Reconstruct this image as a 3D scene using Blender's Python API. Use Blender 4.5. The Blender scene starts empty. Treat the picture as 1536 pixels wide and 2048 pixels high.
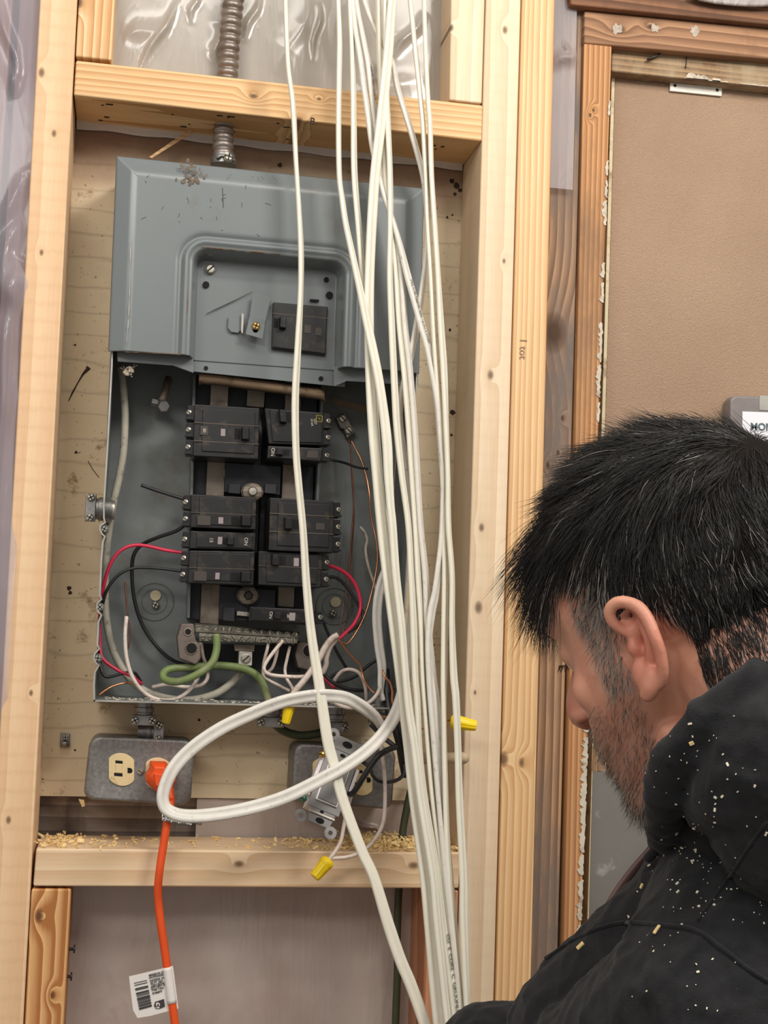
import bpy, math, random
import numpy as np
from mathutils import Vector, Matrix
from mathutils.bvhtree import BVHTree
random.seed(7); rng = np.random.default_rng(7)
S = bpy.context.scene
COL = S.collection

# ---------------------------------------------------------------- camera
F_PX, CX, CY = 2738.6, 768.0, 1024.0
CAM = np.array([.08143, -1.52734, 1.4084])
YAW, PITCH, ROLL = .181531, .082499, .0358
_f = np.array([math.sin(YAW)*math.cos(PITCH), math.cos(YAW)*math.cos(PITCH), math.sin(PITCH)])
_r = np.array([math.cos(YAW), -math.sin(YAW), 0.]); _u = np.cross(_r, _f)
_c, _s = math.cos(ROLL), math.sin(ROLL)
CR, CU, CF = _c*_r+_s*_u, -_s*_r+_c*_u, _f
cam = bpy.data.cameras.new('camera'); cam_o = bpy.data.objects.new('camera', cam); COL.objects.link(cam_o)
cam_o.matrix_world = Matrix(((CR[0], CU[0], -CF[0], CAM[0]), (CR[1], CU[1], -CF[1], CAM[1]), (CR[2], CU[2], -CF[2], CAM[2]), (0, 0, 0, 1)))
cam.sensor_fit = 'VERTICAL'; cam.sensor_height = 36; cam.sensor_width = 27; cam.lens = F_PX/2048*36
cam.clip_start = .02
S.camera = cam_o

def ray(px, py): return CF+(px-CX)/F_PX*CR-(py-CY)/F_PX*CU
def P(px, py, y=0.):            # the point seen at a pixel on the upright plane at depth y of the wall
    d = ray(px, py); return CAM+d*((y-CAM[1])/d[1])
def Q(px, py, d): return CAM+ray(px, py)*d     # the point seen at a pixel, d metres in front of the lens
def depth(p): return float((np.asarray(p)-CAM)@CF)

# ---------------------------------------------------------------- world, lights, exposure
S.view_settings.view_transform = 'Standard'; S.view_settings.look = 'None'
S.view_settings.gamma = 1; S.view_settings.use_curve_mapping = False
S.view_settings.exposure = 0.0
W = bpy.data.worlds.new('room_light'); S.world = W; W.use_nodes = True
W.node_tree.nodes['Background'].inputs[0].default_value = (1, .955, .90, 1)
W.node_tree.nodes['Background'].inputs[1].default_value = .47
def area(name, loc, target, sx, sy, power, col):
    l = bpy.data.lights.new(name, 'AREA'); l.shape = 'RECTANGLE'; l.size = sx; l.size_y = sy; l.energy = power; l.color = col
    o = bpy.data.objects.new(name, l); COL.objects.link(o); o.location = loc
    o.rotation_euler = (Vector(target)-Vector(loc)).to_track_quat('-Z', 'Y').to_euler(); return o
area('ceiling_lamp', (.95, -1.35, 2.52), (.3, 0, 1.3), .55, .30, 16, (1, .955, .89))
area('ceiling_lamp', (.2, -.95, 2.58), (.2, -.05, 1.3), 1.5, .12, 7, (1, .95, .88))
area('ceiling_lamp', (-.75, -2.3, 2.6), (.2, 0, 1.4), 1.2, .3, 16, (1, .965, .92))

# ---------------------------------------------------------------- mesh helpers
ORG = {}
def cr(pts, n=8):               # Catmull-Rom through the points (any number of columns)
    p = np.asarray(pts, float); q = np.vstack([2*p[0]-p[1], p, 2*p[-1]-p[-2]]); out = []
    for i in range(1, len(q)-2):
        a, b, c, d = q[i-1:i+3]
        for t in np.arange(n)/n:
            out.append(.5*((2*b)+(c-a)*t+(2*a-5*b+4*c-d)*t*t+(3*b-a-3*c+d)*t**3))
    out.append(p[-1]); return np.array(out)
def unit(v): v = np.asarray(v, float); return v/(np.linalg.norm(v)+1e-12)
def frames(p, up):
    t = np.gradient(p, axis=0); t /= np.linalg.norm(t, axis=1)[:, None]+1e-12
    up = np.asarray(up, float); B, N = [], []
    for i in range(len(p)):
        n = up-t[i]*(up@t[i])
        if np.linalg.norm(n) < .15: n = (N[-1] if N else np.cross(t[i], [.3, .5, .8])); n = n-t[i]*(n@t[i])
        n = unit(n); N.append(n); B.append(np.cross(t[i], n))
    return t, np.array(B), np.array(N)
class MB:
    def __init__(s): s.v = []; s.f = []; s.m = []
    def add(s, v, f, mi=0):
        o = len(s.v); s.v.extend([tuple(map(float, x)) for x in v]); s.f.extend([tuple(i+o for i in q) for q in f]); s.m.extend([mi]*len(f)); return s
    def hexa(s, a, b, mi=0):    # two matching rings of n points (front, back)
        n = len(a); f = [tuple(range(n)), tuple(range(2*n-1, n-1, -1))]
        f += [(i, n+i, n+(i+1) % n, (i+1) % n) for i in range(n)]
        return s.add(list(a)+list(b), f, mi)
    def px(s, pts, y, d, mi=0):  # outline traced on plane y, pushed back by its thickness d
        a = [P(q[0], q[1], y) for q in pts]; return s.hexa(a, [q+np.array([0, d, 0]) for q in a], mi)
    def box(s, c, ax, h, mi=0):  # centre, three axes, half sizes
        c = np.asarray(c, float); X, Y, Z = [unit(a)*k for a, k in zip(ax, h)]
        a = [c-X-Y-Z, c+X-Y-Z, c+X+Y-Z, c-X+Y-Z]; return s.hexa(a, [q+2*Z for q in a], mi)
    def tube(s, p, r, n=8, mi=0, up=(0, -1, .2), flat=1.):
        p = np.asarray(p, float); r = np.broadcast_to(np.asarray(r, float), (len(p),)); t, B, N = frames(p, up)
        a = np.arange(n)*2*math.pi/n; v = []
        for i in range(len(p)):
            v.extend(p[i]+r[i]*(np.cos(a)[:, None]*B[i]+flat*np.sin(a)[:, None]*N[i]))
        f = [(i*n+j, i*n+(j+1) % n, (i+1)*n+(j+1) % n, (i+1)*n+j) for i in range(len(p)-1) for j in range(n)]
        f += [tuple(range(n-1, -1, -1)), tuple((len(p)-1)*n+j for j in range(n))]
        return s.add(v, f, mi)
    def lathe(s, o, ax, prof, n=20, mi=0):   # profile of (distance along axis, radius)
        ax = unit(ax); return s.tube([np.asarray(o)+ax*t for t, _ in prof], [max(r, 1e-5) for _, r in prof], n, mi, up=unit(np.cross(ax, [.31, .2, .93])))
    def ell(s, c, ax, r, nu=20, nv=12, mi=0):
        c = np.asarray(c, float); X, Y, Z = [unit(a)*k for a, k in zip(ax, r)]; v = []
        for i in range(nv+1):
            th = math.pi*i/nv; th = min(max(th, .02), math.pi-.02)
            for j in range(nu):
                a = 2*math.pi*j/nu; v.append(c+X*math.sin(th)*math.cos(a)+Y*math.sin(th)*math.sin(a)+Z*math.cos(th))
        f = [(i*nu+j, (i+1)*nu+j, (i+1)*nu+(j+1) % nu, i*nu+(j+1) % nu) for i in range(nv) for j in range(nu)]
        f += [tuple(range(nu-1, -1, -1)), tuple(nv*nu+j for j in range(nu))]
        f = [q[::-1] for q in f]
        return s.add(v, f, mi)
    def caps(s, pts, radii, n=20, k=6, mi=0):   # rounded limb: capsule chain of tapering radius
        p = cr(pts, k) if len(pts) > 2 else np.array([np.asarray(pts[0])*(1-t)+np.asarray(pts[1])*t for t in np.linspace(0, 1, k)])
        r = np.interp(np.linspace(0, 1, len(p)), np.linspace(0, 1, len(radii)), radii)
        t0, t1 = unit(p[0]-p[1]), unit(p[-1]-p[-2]); A = [1, .92, .7, .35]
        pre = [p[0]+t0*r[0]*math.sqrt(1-c*c) for c in (.05, .4, .75, .93)]; post = [p[-1]+t1*r[-1]*math.sqrt(1-c*c) for c in (.93, .75, .4, .05)]
        return s.tube(np.vstack([pre, p, post]), np.concatenate([r[0]*np.array([.05, .4, .75, .93]), r, r[-1]*np.array([.93, .75, .4, .05])]), n, mi, up=(.2, -.7, .6))
    def grid(s, g, mi=0, flip=False):        # (a, b, 3) array of points -> quads
        a, b = g.shape[:2]
        f = [(i*b+j, i*b+j+1, (i+1)*b+j+1, (i+1)*b+j) for i in range(a-1) for j in range(b-1)]
        if flip: f = [q[::-1] for q in f]
        return s.add(g.reshape(-1, 3), f, mi)
    def build(s, name, mats, parent=None, smooth=False, bevel=0, seg=2, fixn=True, label=None):
        v = np.array(s.v); me = bpy.data.meshes.new(name)
        if parent is not None: o0 = ORG[parent.name]
        else: o0 = np.array([(v[:, 0].min()+v[:, 0].max())/2, (v[:, 1].min()+v[:, 1].max())/2, v[:, 2].min()])
        me.from_pydata((v-o0).tolist(), [], s.f)
        for m in (mats if isinstance(mats, (list, tuple)) else [mats]): me.materials.append(m)
        me.polygons.foreach_set('material_index', s.m)
        if fixn:
            import bmesh
            bm = bmesh.new(); bm.from_mesh(me); bmesh.ops.recalc_face_normals(bm, faces=bm.faces); bm.to_mesh(me); bm.free()
        if smooth: me.polygons.foreach_set('use_smooth', [True]*len(me.polygons))
        me.update()
        o = bpy.data.objects.new(name, me); COL.objects.link(o); ORG[o.name] = o0
        if parent is not None: o.parent = parent
        else: o.location = o0
        if bevel:
            m = o.modifiers.new('bevel', 'BEVEL'); m.width = bevel; m.segments = seg; m.limit_method = 'ANGLE'; m.angle_limit = .6
            if smooth is None or smooth is False:
                me.polygons.foreach_set('use_smooth', [True]*len(me.polygons)); m.harden_normals = True
        if label: o['label'] = label
        return o
def sharp(o, ang=.6):
    m = o.modifiers.new('edge', 'EDGE_SPLIT'); m.split_angle = ang; return o
def tag(o, label, cat, group=None, kind=None):
    o['label'] = label; o['category'] = cat
    if group: o['group'] = group
    if kind: o['kind'] = kind
    return o
def struct(o, label=None, cat=None):
    o['kind'] = 'structure'
    if label: o['label'] = label
    if cat: o['category'] = cat
    return o
def empty(name, loc):
    o = bpy.data.objects.new(name, None); COL.objects.link(o); o.location = loc; o.empty_display_size = .02; ORG[o.name] = np.asarray(loc, float); return o
def text_mesh(txt, size, bold=0., font_align='CENTER'):
    c = bpy.data.curves.new('t', 'FONT'); c.body = txt; c.size = size; c.align_x = font_align; c.align_y = 'CENTER'; c.extrude = .0001; c.offset = bold; c.resolution_u = 3
    o = bpy.data.objects.new('t', c); COL.objects.link(o); dg = bpy.context.evaluated_depsgraph_get()
    m = o.evaluated_get(dg).to_mesh(); v = [np.array(q.co) for q in m.vertices]; f = [tuple(q.vertices) for q in m.polygons]
    o.evaluated_get(dg).to_mesh_clear(); bpy.data.objects.remove(o); bpy.data.curves.remove(c); return v, f
def put_text(mb, txt, o, X, Y, size, mi=0, bold=0., align='CENTER'):
    v, f = text_mesh(txt, size, bold, align); X, Y = unit(X), unit(Y); Z = np.cross(X, Y)
    mb.add([np.asarray(o)+X*q[0]+Y*q[1]+Z*q[2] for q in v], f, mi)

# ---------------------------------------------------------------- materials
def srgb(r, g, b):
    f = lambda c: (c/255/12.92 if c/255 <= .04045 else ((c/255+.055)/1.055)**2.4)
    return (f(r), f(g), f(b), 1)
class NT:
    def __init__(s, name):
        s.mat = bpy.data.materials.new(name); s.mat.use_nodes = True; s.t = s.mat.node_tree; s.b = s.t.nodes['Principled BSDF']
        s.co = s.t.nodes.new('ShaderNodeTexCoord')
    def n(s, typ, **kw):
        x = s.t.nodes.new('ShaderNode'+typ)
        for k, v in kw.items(): setattr(x, k, v)
        return x
    def l(s, a, b): s.t.links.new(a, b)
    def sc(s, scale, loc=(0, 0, 0), src=None):
        m = s.n('Mapping'); m.inputs['Scale'].default_value = scale; m.inputs['Location'].default_value = loc; s.l(src or s.co.outputs['Object'], m.inputs[0]); return m.outputs[0]
    def noise(s, vec, scale, detail=3, rough=.55, dist=0):
        x = s.n('TexNoise'); x.inputs['Scale'].default_value = scale; x.inputs['Detail'].default_value = detail; x.inputs['Roughness'].default_value = rough; x.inputs['Distortion'].default_value = dist
        s.l(vec, x.inputs['Vector']); return x.outputs[0]
    def ramp(s, fac, stops):
        x = s.n('ValToRGB'); e = x.color_ramp.elements
        for i, (p, c) in enumerate(stops):
            k = e[i] if i < 2 else e.new(p)
            k.position = p; k.color = c if len(c) == 4 else (*c, 1)
        s.l(fac, x.inputs[0]); return x.outputs[0]
    def mix(s, fac, a, b, mode='MIX'):
        x = s.n('Mix', data_type='RGBA', blend_type=mode)
        for v, k in ((fac, 0), (a, 6), (b, 7)):
            if isinstance(v, (int, float, tuple)): x.inputs[k].default_value = v
            else: s.l(v, x.inputs[k])
        return x.outputs[2]
    def math(s, op, a, b=0., c=None):
        x = s.n('Math', operation=op)
        for v, k in ((a, 0), (b, 1), (c, 2)):
            if v is None: continue
            if isinstance(v, (int, float)): x.inputs[k].default_value = v
            else: s.l(v, x.inputs[k])
        return x.outputs[0]
    def bump(s, h, strength, dist=.001):
        x = s.n('Bump'); x.inputs['Strength'].default_value = strength; x.inputs['Distance'].default_value = dist; s.l(h, x.inputs['Height']); s.l(x.outputs[0], s.b.inputs['Normal']); return x
G2 = lambda v: (v, v, v, 1)
def pbr(name, col, rough=.5, metal=0., var=.12, vs=40, dirt=None, ds=25, dlo=.52, dhi=.7, bump=0., bs=300, coat=0., dist=.0006, rvar=0.):
    k = NT(name); b = k.b; v = k.co.outputs['Object']
    n1 = k.noise(v, vs, 4)
    d = tuple(c*(1-var) for c in col[:3])+(1,); l = tuple(min(1, c*(1+var)) for c in col[:3])+(1,)
    c = k.ramp(n1, [(.3, d), (.7, l)])
    if dirt: c = k.mix(k.ramp(k.noise(v, ds, 6, .65), [(dlo, G2(0)), (dhi, G2(1))]), c, dirt)
    k.l(c, b.inputs['Base Color']); b.inputs['Roughness'].default_value = rough; b.inputs['Metallic'].default_value = metal
    if rvar: k.l(k.math('MULTIPLY_ADD', k.noise(v, vs*1.7, 5), rvar, rough-rvar/2), b.inputs['Roughness'])
    if coat: b.inputs['Coat Weight'].default_value = coat
    if bump: k.bump(k.noise(v, bs, 3), bump, dist)
    return k.mat
def wood(name, light, dark, axis=2, rings=42, stretch=.05, knots=(), chatter=0., stain=None, slo=.55, shi=.7, ss=12, rough=.62, bump=.25, dist=3.2, grain=.5, seed=0):
    k = NT(name); b = k.b; st = [1, 1, 1]; st[axis] = stretch; off = (seed*.37, seed*.21, seed*.53)
    v = k.sc(tuple(st), off)
    # a knot pushes the rings round it
    kd = None
    for (kx, kz, kr) in knots:
        c = [0, 0, 0]; ks = [1, 0, 1] if axis != 1 else [1, 1, 0]
        sub = k.n('VectorMath', operation='SUBTRACT'); k.l(k.co.outputs['Object'], sub.inputs[0]); sub.inputs[1].default_value = (kx, 0, kz)
        mu = k.n('VectorMath', operation='MULTIPLY'); k.l(sub.outputs[0], mu.inputs[0]); m = [1/kr, 0, 1/kr]; m[axis] *= .62; mu.inputs[1].default_value = m
        ln = k.n('VectorMath', operation='LENGTH'); k.l(mu.outputs[0], ln.inputs[0]); dd = ln.outputs['Value']
        kd = dd if kd is None else k.math('MINIMUM', kd, dd)
    wv = k.n('TexWave', wave_type='BANDS', bands_direction='X' if axis != 0 else 'Z', wave_profile='SAW')
    wv.inputs['Scale'].default_value = rings; wv.inputs['Distortion'].default_value = dist; wv.inputs['Detail'].default_value = 2.5; wv.inputs['Detail Scale'].default_value = .8
    if kd is not None:
        near = k.math('MAXIMUM', k.math('SUBTRACT', 1., k.math('MULTIPLY', kd, .22)), 0.)
        add = k.n('VectorMath', operation='SCALE'); add.inputs[0].default_value = (.018, .018, .018); k.l(k.math('MULTIPLY', near, near), add.inputs['Scale'])
        sm = k.n('VectorMath', operation='ADD'); k.l(v, sm.inputs[0]); k.l(add.outputs[0], sm.inputs[1]); v2 = sm.outputs[0]
    else: v2 = v
    k.l(v2, wv.inputs['Vector'])
    fine = k.noise(v, 420, 4, .6); broad = k.noise(v, 28, 2)
    f = k.math('MULTIPLY_ADD', wv.outputs['Fac'], grain, k.math('MULTIPLY', fine, .32))
    f = k.math('MULTIPLY_ADD', broad, .45, k.math('SUBTRACT', f, .22))
    c = k.ramp(f, [(.12, light), (.75, dark)])
    if chatter:
        w2 = k.n('TexWave', wave_type='BANDS', bands_direction='Z' if axis == 2 else 'X'); w2.inputs['Scale'].default_value = 17; w2.inputs['Distortion'].default_value = 1.5; w2.inputs['Detail'].default_value = 2; w2.inputs['Detail Scale'].default_value = 9
        k.l(k.co.outputs['Object'], w2.inputs['Vector']); c = k.mix(k.math('MULTIPLY', k.math('POWER', w2.outputs['Fac'], 5.), chatter), c, tuple(x*.86 for x in dark[:3])+(1,))
    if stain: c = k.mix(k.ramp(k.noise(k.sc((1, 1, .35), off), ss, 6, .65), [(slo, G2(0)), (shi, G2(1))]), c, stain)
    if kd is not None:
        kc = tuple(x*.24 for x in dark[:3])+(1,); c = k.mix(k.ramp(kd, [(.35, G2(1)), (1.05, G2(0))]), c, kc)
        c = k.mix(k.math('MULTIPLY', k.ramp(kd, [(.8, G2(1)), (2.6, G2(0))]), .3), c, tuple(x*.6 for x in dark[:3])+(1,))
    k.l(c, b.inputs['Base Color']); b.inputs['Roughness'].default_value = rough
    if bump: k.bump(f, bump, .0008)
    return k.mat
def film(name, col, alpha, rough=.14, wr=9, bump=.5, haze=None):   # polythene sheet
    k = NT(name); b = k.b; v = k.co.outputs['Object']
    n1 = k.noise(k.sc((1, 1, .5)), wr, 3, .5, 1.2); n2 = k.noise(k.sc((2.6, 1, .45)), wr*1.6, 2, .5, 2.5)
    r = k.math('ABSOLUTE', k.math('SUBTRACT', n2, .5)); h = k.math('ADD', n1, k.math('MULTIPLY', k.math('POWER', k.math('SUBTRACT', 1., r), 14.), .7))
    c = k.ramp(k.noise(v, 7, 4), [(.3, tuple(x*.86 for x in col[:3])+(1,)), (.7, col)])
    if haze: c = k.mix(k.ramp(k.noise(v, 5, 5, .6), [(.45, G2(0)), (.72, G2(1))]), c, haze)
    k.l(c, b.inputs['Base Color']); b.inputs['Roughness'].default_value = rough; b.inputs['Alpha'].default_value = alpha
    b.inputs['Coat Weight'].default_value = .5; b.inputs['Coat Roughness'].default_value = .1; k.bump(h, bump, .012)
    return k.mat
# ================================================================ the setting
YF = -.089                       # front of the new framing; the plywood face is y = 0
ZTOP, ZB = 2.62, 0.
M_floor = pbr('floor_concrete', srgb(150, 143, 134), .8, var=.15, vs=4, dirt=srgb(110, 102, 94), ds=3)
mb = MB(); mb.box((.4, -1.5, -.02), np.eye(3), (3.2, 3., .02)); struct(mb.build('floor', M_floor), 'bare concrete floor', 'floor')
M_back = pbr('old_wall_boards', srgb(104, 84, 74), .85, var=.3, vs=9, dirt=srgb(70, 56, 50), ds=6)
mb = MB(); mb.box((.4, .055, 1.31), np.eye(3), (3.2, .02, 1.31)); struct(mb.build('wall_back', M_back), 'brown boarded wall behind the studs', 'wall')

# ---- lumber colours
PALE = (srgb(238, 204, 164), srgb(212, 164, 118)); CREAM = (srgb(236, 214, 184), srgb(203, 170, 132)); YELL = (srgb(236, 202, 154), srgb(204, 154, 102))
ORANGE = (srgb(238, 190, 130), srgb(176, 112, 58)); RED = (srgb(202, 146, 108), srgb(160, 98, 64))
def lumber(name, front, y0, d, wkw, label, group=None, cat='stud', knots=(), bevel=.0022, seed=0, light=PALE):
    """front: four world points (tl, tr, br, bl) of the narrow face"""
    mb = MB(); mb.hexa(front, [q+np.array([0, d, 0]) for q in front]); o = mb.build(name, [M_back], bevel=bevel, seg=2)
    kn = []
    for (kx, ky, r) in knots:
        q = P(kx, ky, y0)-ORG[o.name]; kn.append((q[0], q[2], r))
    o.data.materials[0] = wood(name+'_wood', light[0], light[1], knots=kn, seed=seed, **wkw)
    return tag(o, label, cat, group)
def vline(a, b, y):              # world (x at z) line through two pixels on plane y
    A, B = P(*a, y), P(*b, y); s = (B[0]-A[0])/(B[2]-A[2]); return lambda z: np.array([A[0]+s*(z-A[2]), y, z])
def stud(name, la, lb, z0, z1, y, d, **kw):
    L, R = la, lb; return lumber(name, [L(z1), R(z1), R(z0), L(z0)], y, d, **kw)
Lin = vline((151.6, 62), (56.6, 1860), YF); Lout = lambda z: Lin(z)-np.array([.0385, 0, 0])
Rin = vline((969, 100), (939.7, 1090), YF); Rmid = vline((1040.6, 102), (993, 1855), YF); Rout = vline((1108, 102), (1065, 1855), YF)
LS = stud('wall_stud', Lout, Lin, ZB, ZTOP, YF, .087, wkw=dict(rings=13, chatter=.16, grain=.30, dist=2.6), label='pale new wall stud on the left of the breaker panel', group='new wall studs', knots=[(108, 267, .003), (83, 145, .004), (83, 505, .0025), (17, 1640, .003), (62, 1386, .0025)], seed=1, light=PALE)
RS = stud('wall_stud', Rin, lambda z: Rmid(z)-np.array([.0006, 0, 0]), ZB, ZTOP, YF, .087, wkw=dict(rings=16, grain=.34, chatter=.07, dist=3.2), label='cream new wall stud right beside the white cables', group='new wall studs', knots=[(981, 750, .0042), (963, 1055, .0035), (957, 1215, .005), (1010, 60, .0035), (1008, 522, .0022), (950, 1385, .002)], seed=2, light=CREAM)
OS = stud('wall_stud', lambda z: Rmid(z)+np.array([.0006, 0, 0]), Rout, ZB, ZTOP, YF+.0008, .0862, wkw=dict(rings=44, grain=.6, dist=5.5), label='yellow close-grained stud with pencil marks, next to the weathered plank', group='new wall studs', knots=[(1043, 1525, .004), (1007, 1518, .006)], seed=3, light=YELL)
# pencil marks on it
M_pencil = pbr('pencil', srgb(140, 118, 96), .8)
mb = MB(); X_, Z_ = np.array([1., 0, 0]), np.array([0, 0, 1.]); mb_o = lambda px, py, e=.0006: P(px, py, YF-e)
put_text(mb, '1 tot', mb_o(1046, 697), -Z_, X_, .012); mb.build('pencil_mark', M_pencil, OS, label='grey pencil writing')
TB = lumber('blocking', [P(151.8, 119.6, YF), P(966, 210, YF), P(964, 282.6, YF), P(147.3, 189.8, YF)], YF, .0875, dict(axis=0, rings=46, grain=.55, dist=4.5), 'horizontal two-by-four block above the breaker panel with conduit through it', 'blocking boards', 'blocking', knots=[(507, 192, .0035), (598, 238, .003), (638, 198, .002)], seed=4, light=(srgb(236, 200, 150), srgb(196, 146, 92)))
LBk = lumber('blocking', [P(72.3, 1696.6, YF), P(921, 1705.5, YF), P(918, 1777.5, YF), P(66, 1773, YF)], YF, .0875, dict(axis=0, rings=20, grain=.4, dist=5, chatter=.0), 'horizontal two-by-four block below the outlets, dusted with sawdust', 'blocking boards', 'blocking', knots=[(478, 1728, .004), (827, 1731, .0045)], seed=5, light=(srgb(236, 208, 172), srgb(205, 165, 122)))
# grade stamp on the upper block
M_ink = pbr('stamp_ink', srgb(40, 34, 30), .8)
mb = MB(); b0 = P(627, 242, YF-.0006); put_text(mb, 'B', P(625, 243, YF-.0006), np.array([1, 0, -.1]), np.array([.1, 0, 1.]), .011)
zb = TB.data.vertices[0]
for i in range(26):
    px = random.choice([random.uniform(215, 330), random.uniform(330, 440), random.uniform(480, 520), random.uniform(600, 640), random.uniform(905, 935)])
    yy = random.uniform(-.084, -.02); z = P(px, 189.8+(px-147)*.1135, YF)[2]-.0003
    mb.box((P(px, 0, yy)[0]-.02, yy, z), np.eye(3), (random.uniform(.0008, .004), random.uniform(.0004, .0012), .0003))
mb.build('grade_stamp', M_ink, TB, label='black stamped marks')
def zl(px, py, y): return P(px, py, y)[2]
top_z = lambda x: P(151.8, 119.6, YF)[2]+(x-P(151.8, 119.6, YF)[0])*(P(966, 210, YF)[2]-P(151.8, 119.6, YF)[2])/(P(966, 210, YF)[0]-P(151.8, 119.6, YF)[0])
def short_stud(l0, r0, z0, z1, **kw): return lumber('cripple_stud', [l0(z1), r0(z1), r0(z0), l0(z0)], YF, .086, **kw)
zt = P(190, 121, YF)[2]
short_stud(lambda z: Lin(z)+np.array([.0012, 0, 0]), vline((230, 0), (223, 126), YF), zt+.002, ZTOP, wkw=dict(rings=34, grain=.6, dist=6, stain=srgb(120, 78, 46), slo=.62, shi=.7, ss=18), label='short split stud standing on the block, upper left corner', group='short studs', knots=[(160, 5, .004)], seed=6, light=(srgb(240, 208, 160), srgb(196, 140, 84)))
zt = P(930, 207, YF)[2]
short_stud(vline((902, 0), (898.5, 203), YF), lambda z: Rin(z)-np.array([.001, 0, 0]), zt+.002, ZTOP, wkw=dict(rings=18, grain=.3, dist=2), label='short smooth stud standing on the block, upper right by the cables', group='short studs', knots=[(903, 55, .003)], seed=7, light=CREAM)
zt = P(100, 1775, YF)[2]
short_stud(lambda z: Lin(z)+np.array([.0008, 0, 0]), vline((142.5, 1778), (127.5, 2048), YF), 0, zt-.0015, wkw=dict(rings=30, grain=.85, dist=5.5, bump=.4), label='orange-grained short stud under the lower block, left side', group='short studs', knots=[(78, 1832, .005), (105, 1990, .003)], seed=8, light=ORANGE)
zt = P(890, 1778, YF)[2]
short_stud(vline((852, 1785), (845, 2048), YF), lambda z: Rin(z)-np.array([.001, 0, 0]), 0, zt-.0015, wkw=dict(rings=24, grain=.5, dist=5), label='reddish short stud under the lower block, behind the white cables', group='short studs', seed=9, light=RED)
# two nails and splinter stubs on the lower left short stud
M_nail = pbr('nail_steel', srgb(70, 66, 64), .45, .8)
for px, py in ((143, 1898), (137, 1953)):
    mb = MB(); q = P(px, py, -.06); mb.lathe(q-np.array([.006, 0, 0]), (1, 0, 0), [(0, .0016), (.008, .0016), (.008, .0042), (.0095, .0042), (.0098, .001)], 12)
    tag(mb.build('nail', M_nail, smooth=False), 'dark nail head sticking out of the orange short stud, %s' % ('upper of two' if py < 1920 else 'lower of two'), 'nail', 'nails in the short stud')

# ---------------------------------------------------------------- plywood and what closes the bays
k = NT('plywood'); v = k.co.outputs['Object']
c = k.ramp(k.noise(v, 6, 5, .6), [(.3, srgb(208, 186, 152)), (.55, srgb(218, 200, 168)), (.75, srgb(200, 172, 140))])
cz = k.n('TexWave', wave_type='BANDS', bands_direction='Z', wave_profile='SIN'); cz.inputs['Scale'].default_value = 11; cz.inputs['Distortion'].default_value = 3.5; cz.inputs['Detail'].default_value = 3; cz.inputs['Detail Scale'].default_value = 2.5; k.l(k.sc((.25, 1, 1)), cz.inputs['Vector'])
c = k.mix(k.math('MULTIPLY', k.math('POWER', cz.outputs['Fac'], 40.), .28), c, srgb(120, 98, 76))
c = k.mix(k.ramp(k.noise(v, 190, 4, .7), [(.64, G2(0)), (.70, G2(1))]), c, srgb(112, 90, 68))
sp = k.n('SeparateXYZ'); k.l(v, sp.inputs[0])
pz0 = zl(500, 1597, 0); pz1 = zl(500, 291, 0)
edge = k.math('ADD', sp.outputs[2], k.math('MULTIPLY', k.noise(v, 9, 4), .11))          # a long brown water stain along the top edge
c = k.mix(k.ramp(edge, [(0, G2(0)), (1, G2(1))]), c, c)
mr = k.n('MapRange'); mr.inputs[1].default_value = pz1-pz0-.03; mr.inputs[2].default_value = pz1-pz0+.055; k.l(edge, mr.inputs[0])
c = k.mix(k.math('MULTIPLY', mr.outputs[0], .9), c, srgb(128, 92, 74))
c = k.mix(k.ramp(k.noise(v, 22, 6, .7), [(.60, G2(0)), (.68, G2(1))]), c, srgb(150, 122, 92))
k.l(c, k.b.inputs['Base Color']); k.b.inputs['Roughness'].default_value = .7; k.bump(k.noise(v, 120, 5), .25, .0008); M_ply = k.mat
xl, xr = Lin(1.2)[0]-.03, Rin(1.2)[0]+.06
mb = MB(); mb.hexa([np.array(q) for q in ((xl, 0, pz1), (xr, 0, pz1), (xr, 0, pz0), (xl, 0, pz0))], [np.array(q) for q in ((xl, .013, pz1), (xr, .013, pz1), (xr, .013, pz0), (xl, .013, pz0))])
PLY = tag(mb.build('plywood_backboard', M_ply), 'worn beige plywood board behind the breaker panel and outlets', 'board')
# pits, stains and stray marks in the plywood
M_pit = pbr('dark_pit', srgb(62, 46, 36), .9, var=.4, vs=200); mb = MB()
for px, py, r in ((138, 1176, 5), (140, 1186, 4), (900, 660, 3.5), (867, 1180, 4.5), (902, 1428, 3), (398, 1440, 3), (560, 330, 5), (913, 372, 8), (905, 362, 6), (920, 380, 5), (910, 388, 4), (150, 690, 2.5), (174, 735, 3), (905, 825, 6), (152, 905, 3), (150, 1500, 2.5), (205, 1500, 2.5), (867, 1290, 3), (895, 435, 3), (905, 430, 2.5), (893, 1478, 3), (880, 820, 2.5), (903, 870, 3), (660, 300, 3), (470, 275, 2)):
    q = P(px, py, -.0003); a = np.linspace(0, 2*math.pi, 9)[:-1]; rr = r*.00054
    mb.hexa([q+np.array([math.cos(t)*rr*random.uniform(.6, 1.25), 0, math.sin(t)*rr*random.uniform(.6, 1.25)]) for t in a], [q+np.array([math.cos(t)*rr, .001, math.sin(t)*rr]) for t in a])
mb.tube([P(x, y, -.0006) for x, y in ((137, 802), (145, 785), (157, 763), (166, 748), (178, 735))], [.0004, .0009, .0006, .0011, .0022], 6)
mb.tube([P(x, y, -.0003) for x, y in ((176, 922), (186, 940), (198, 955))], .0004, 6)
mb.build('dark_stain', M_pit, PLY, label='dark pits and scratches')
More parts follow.
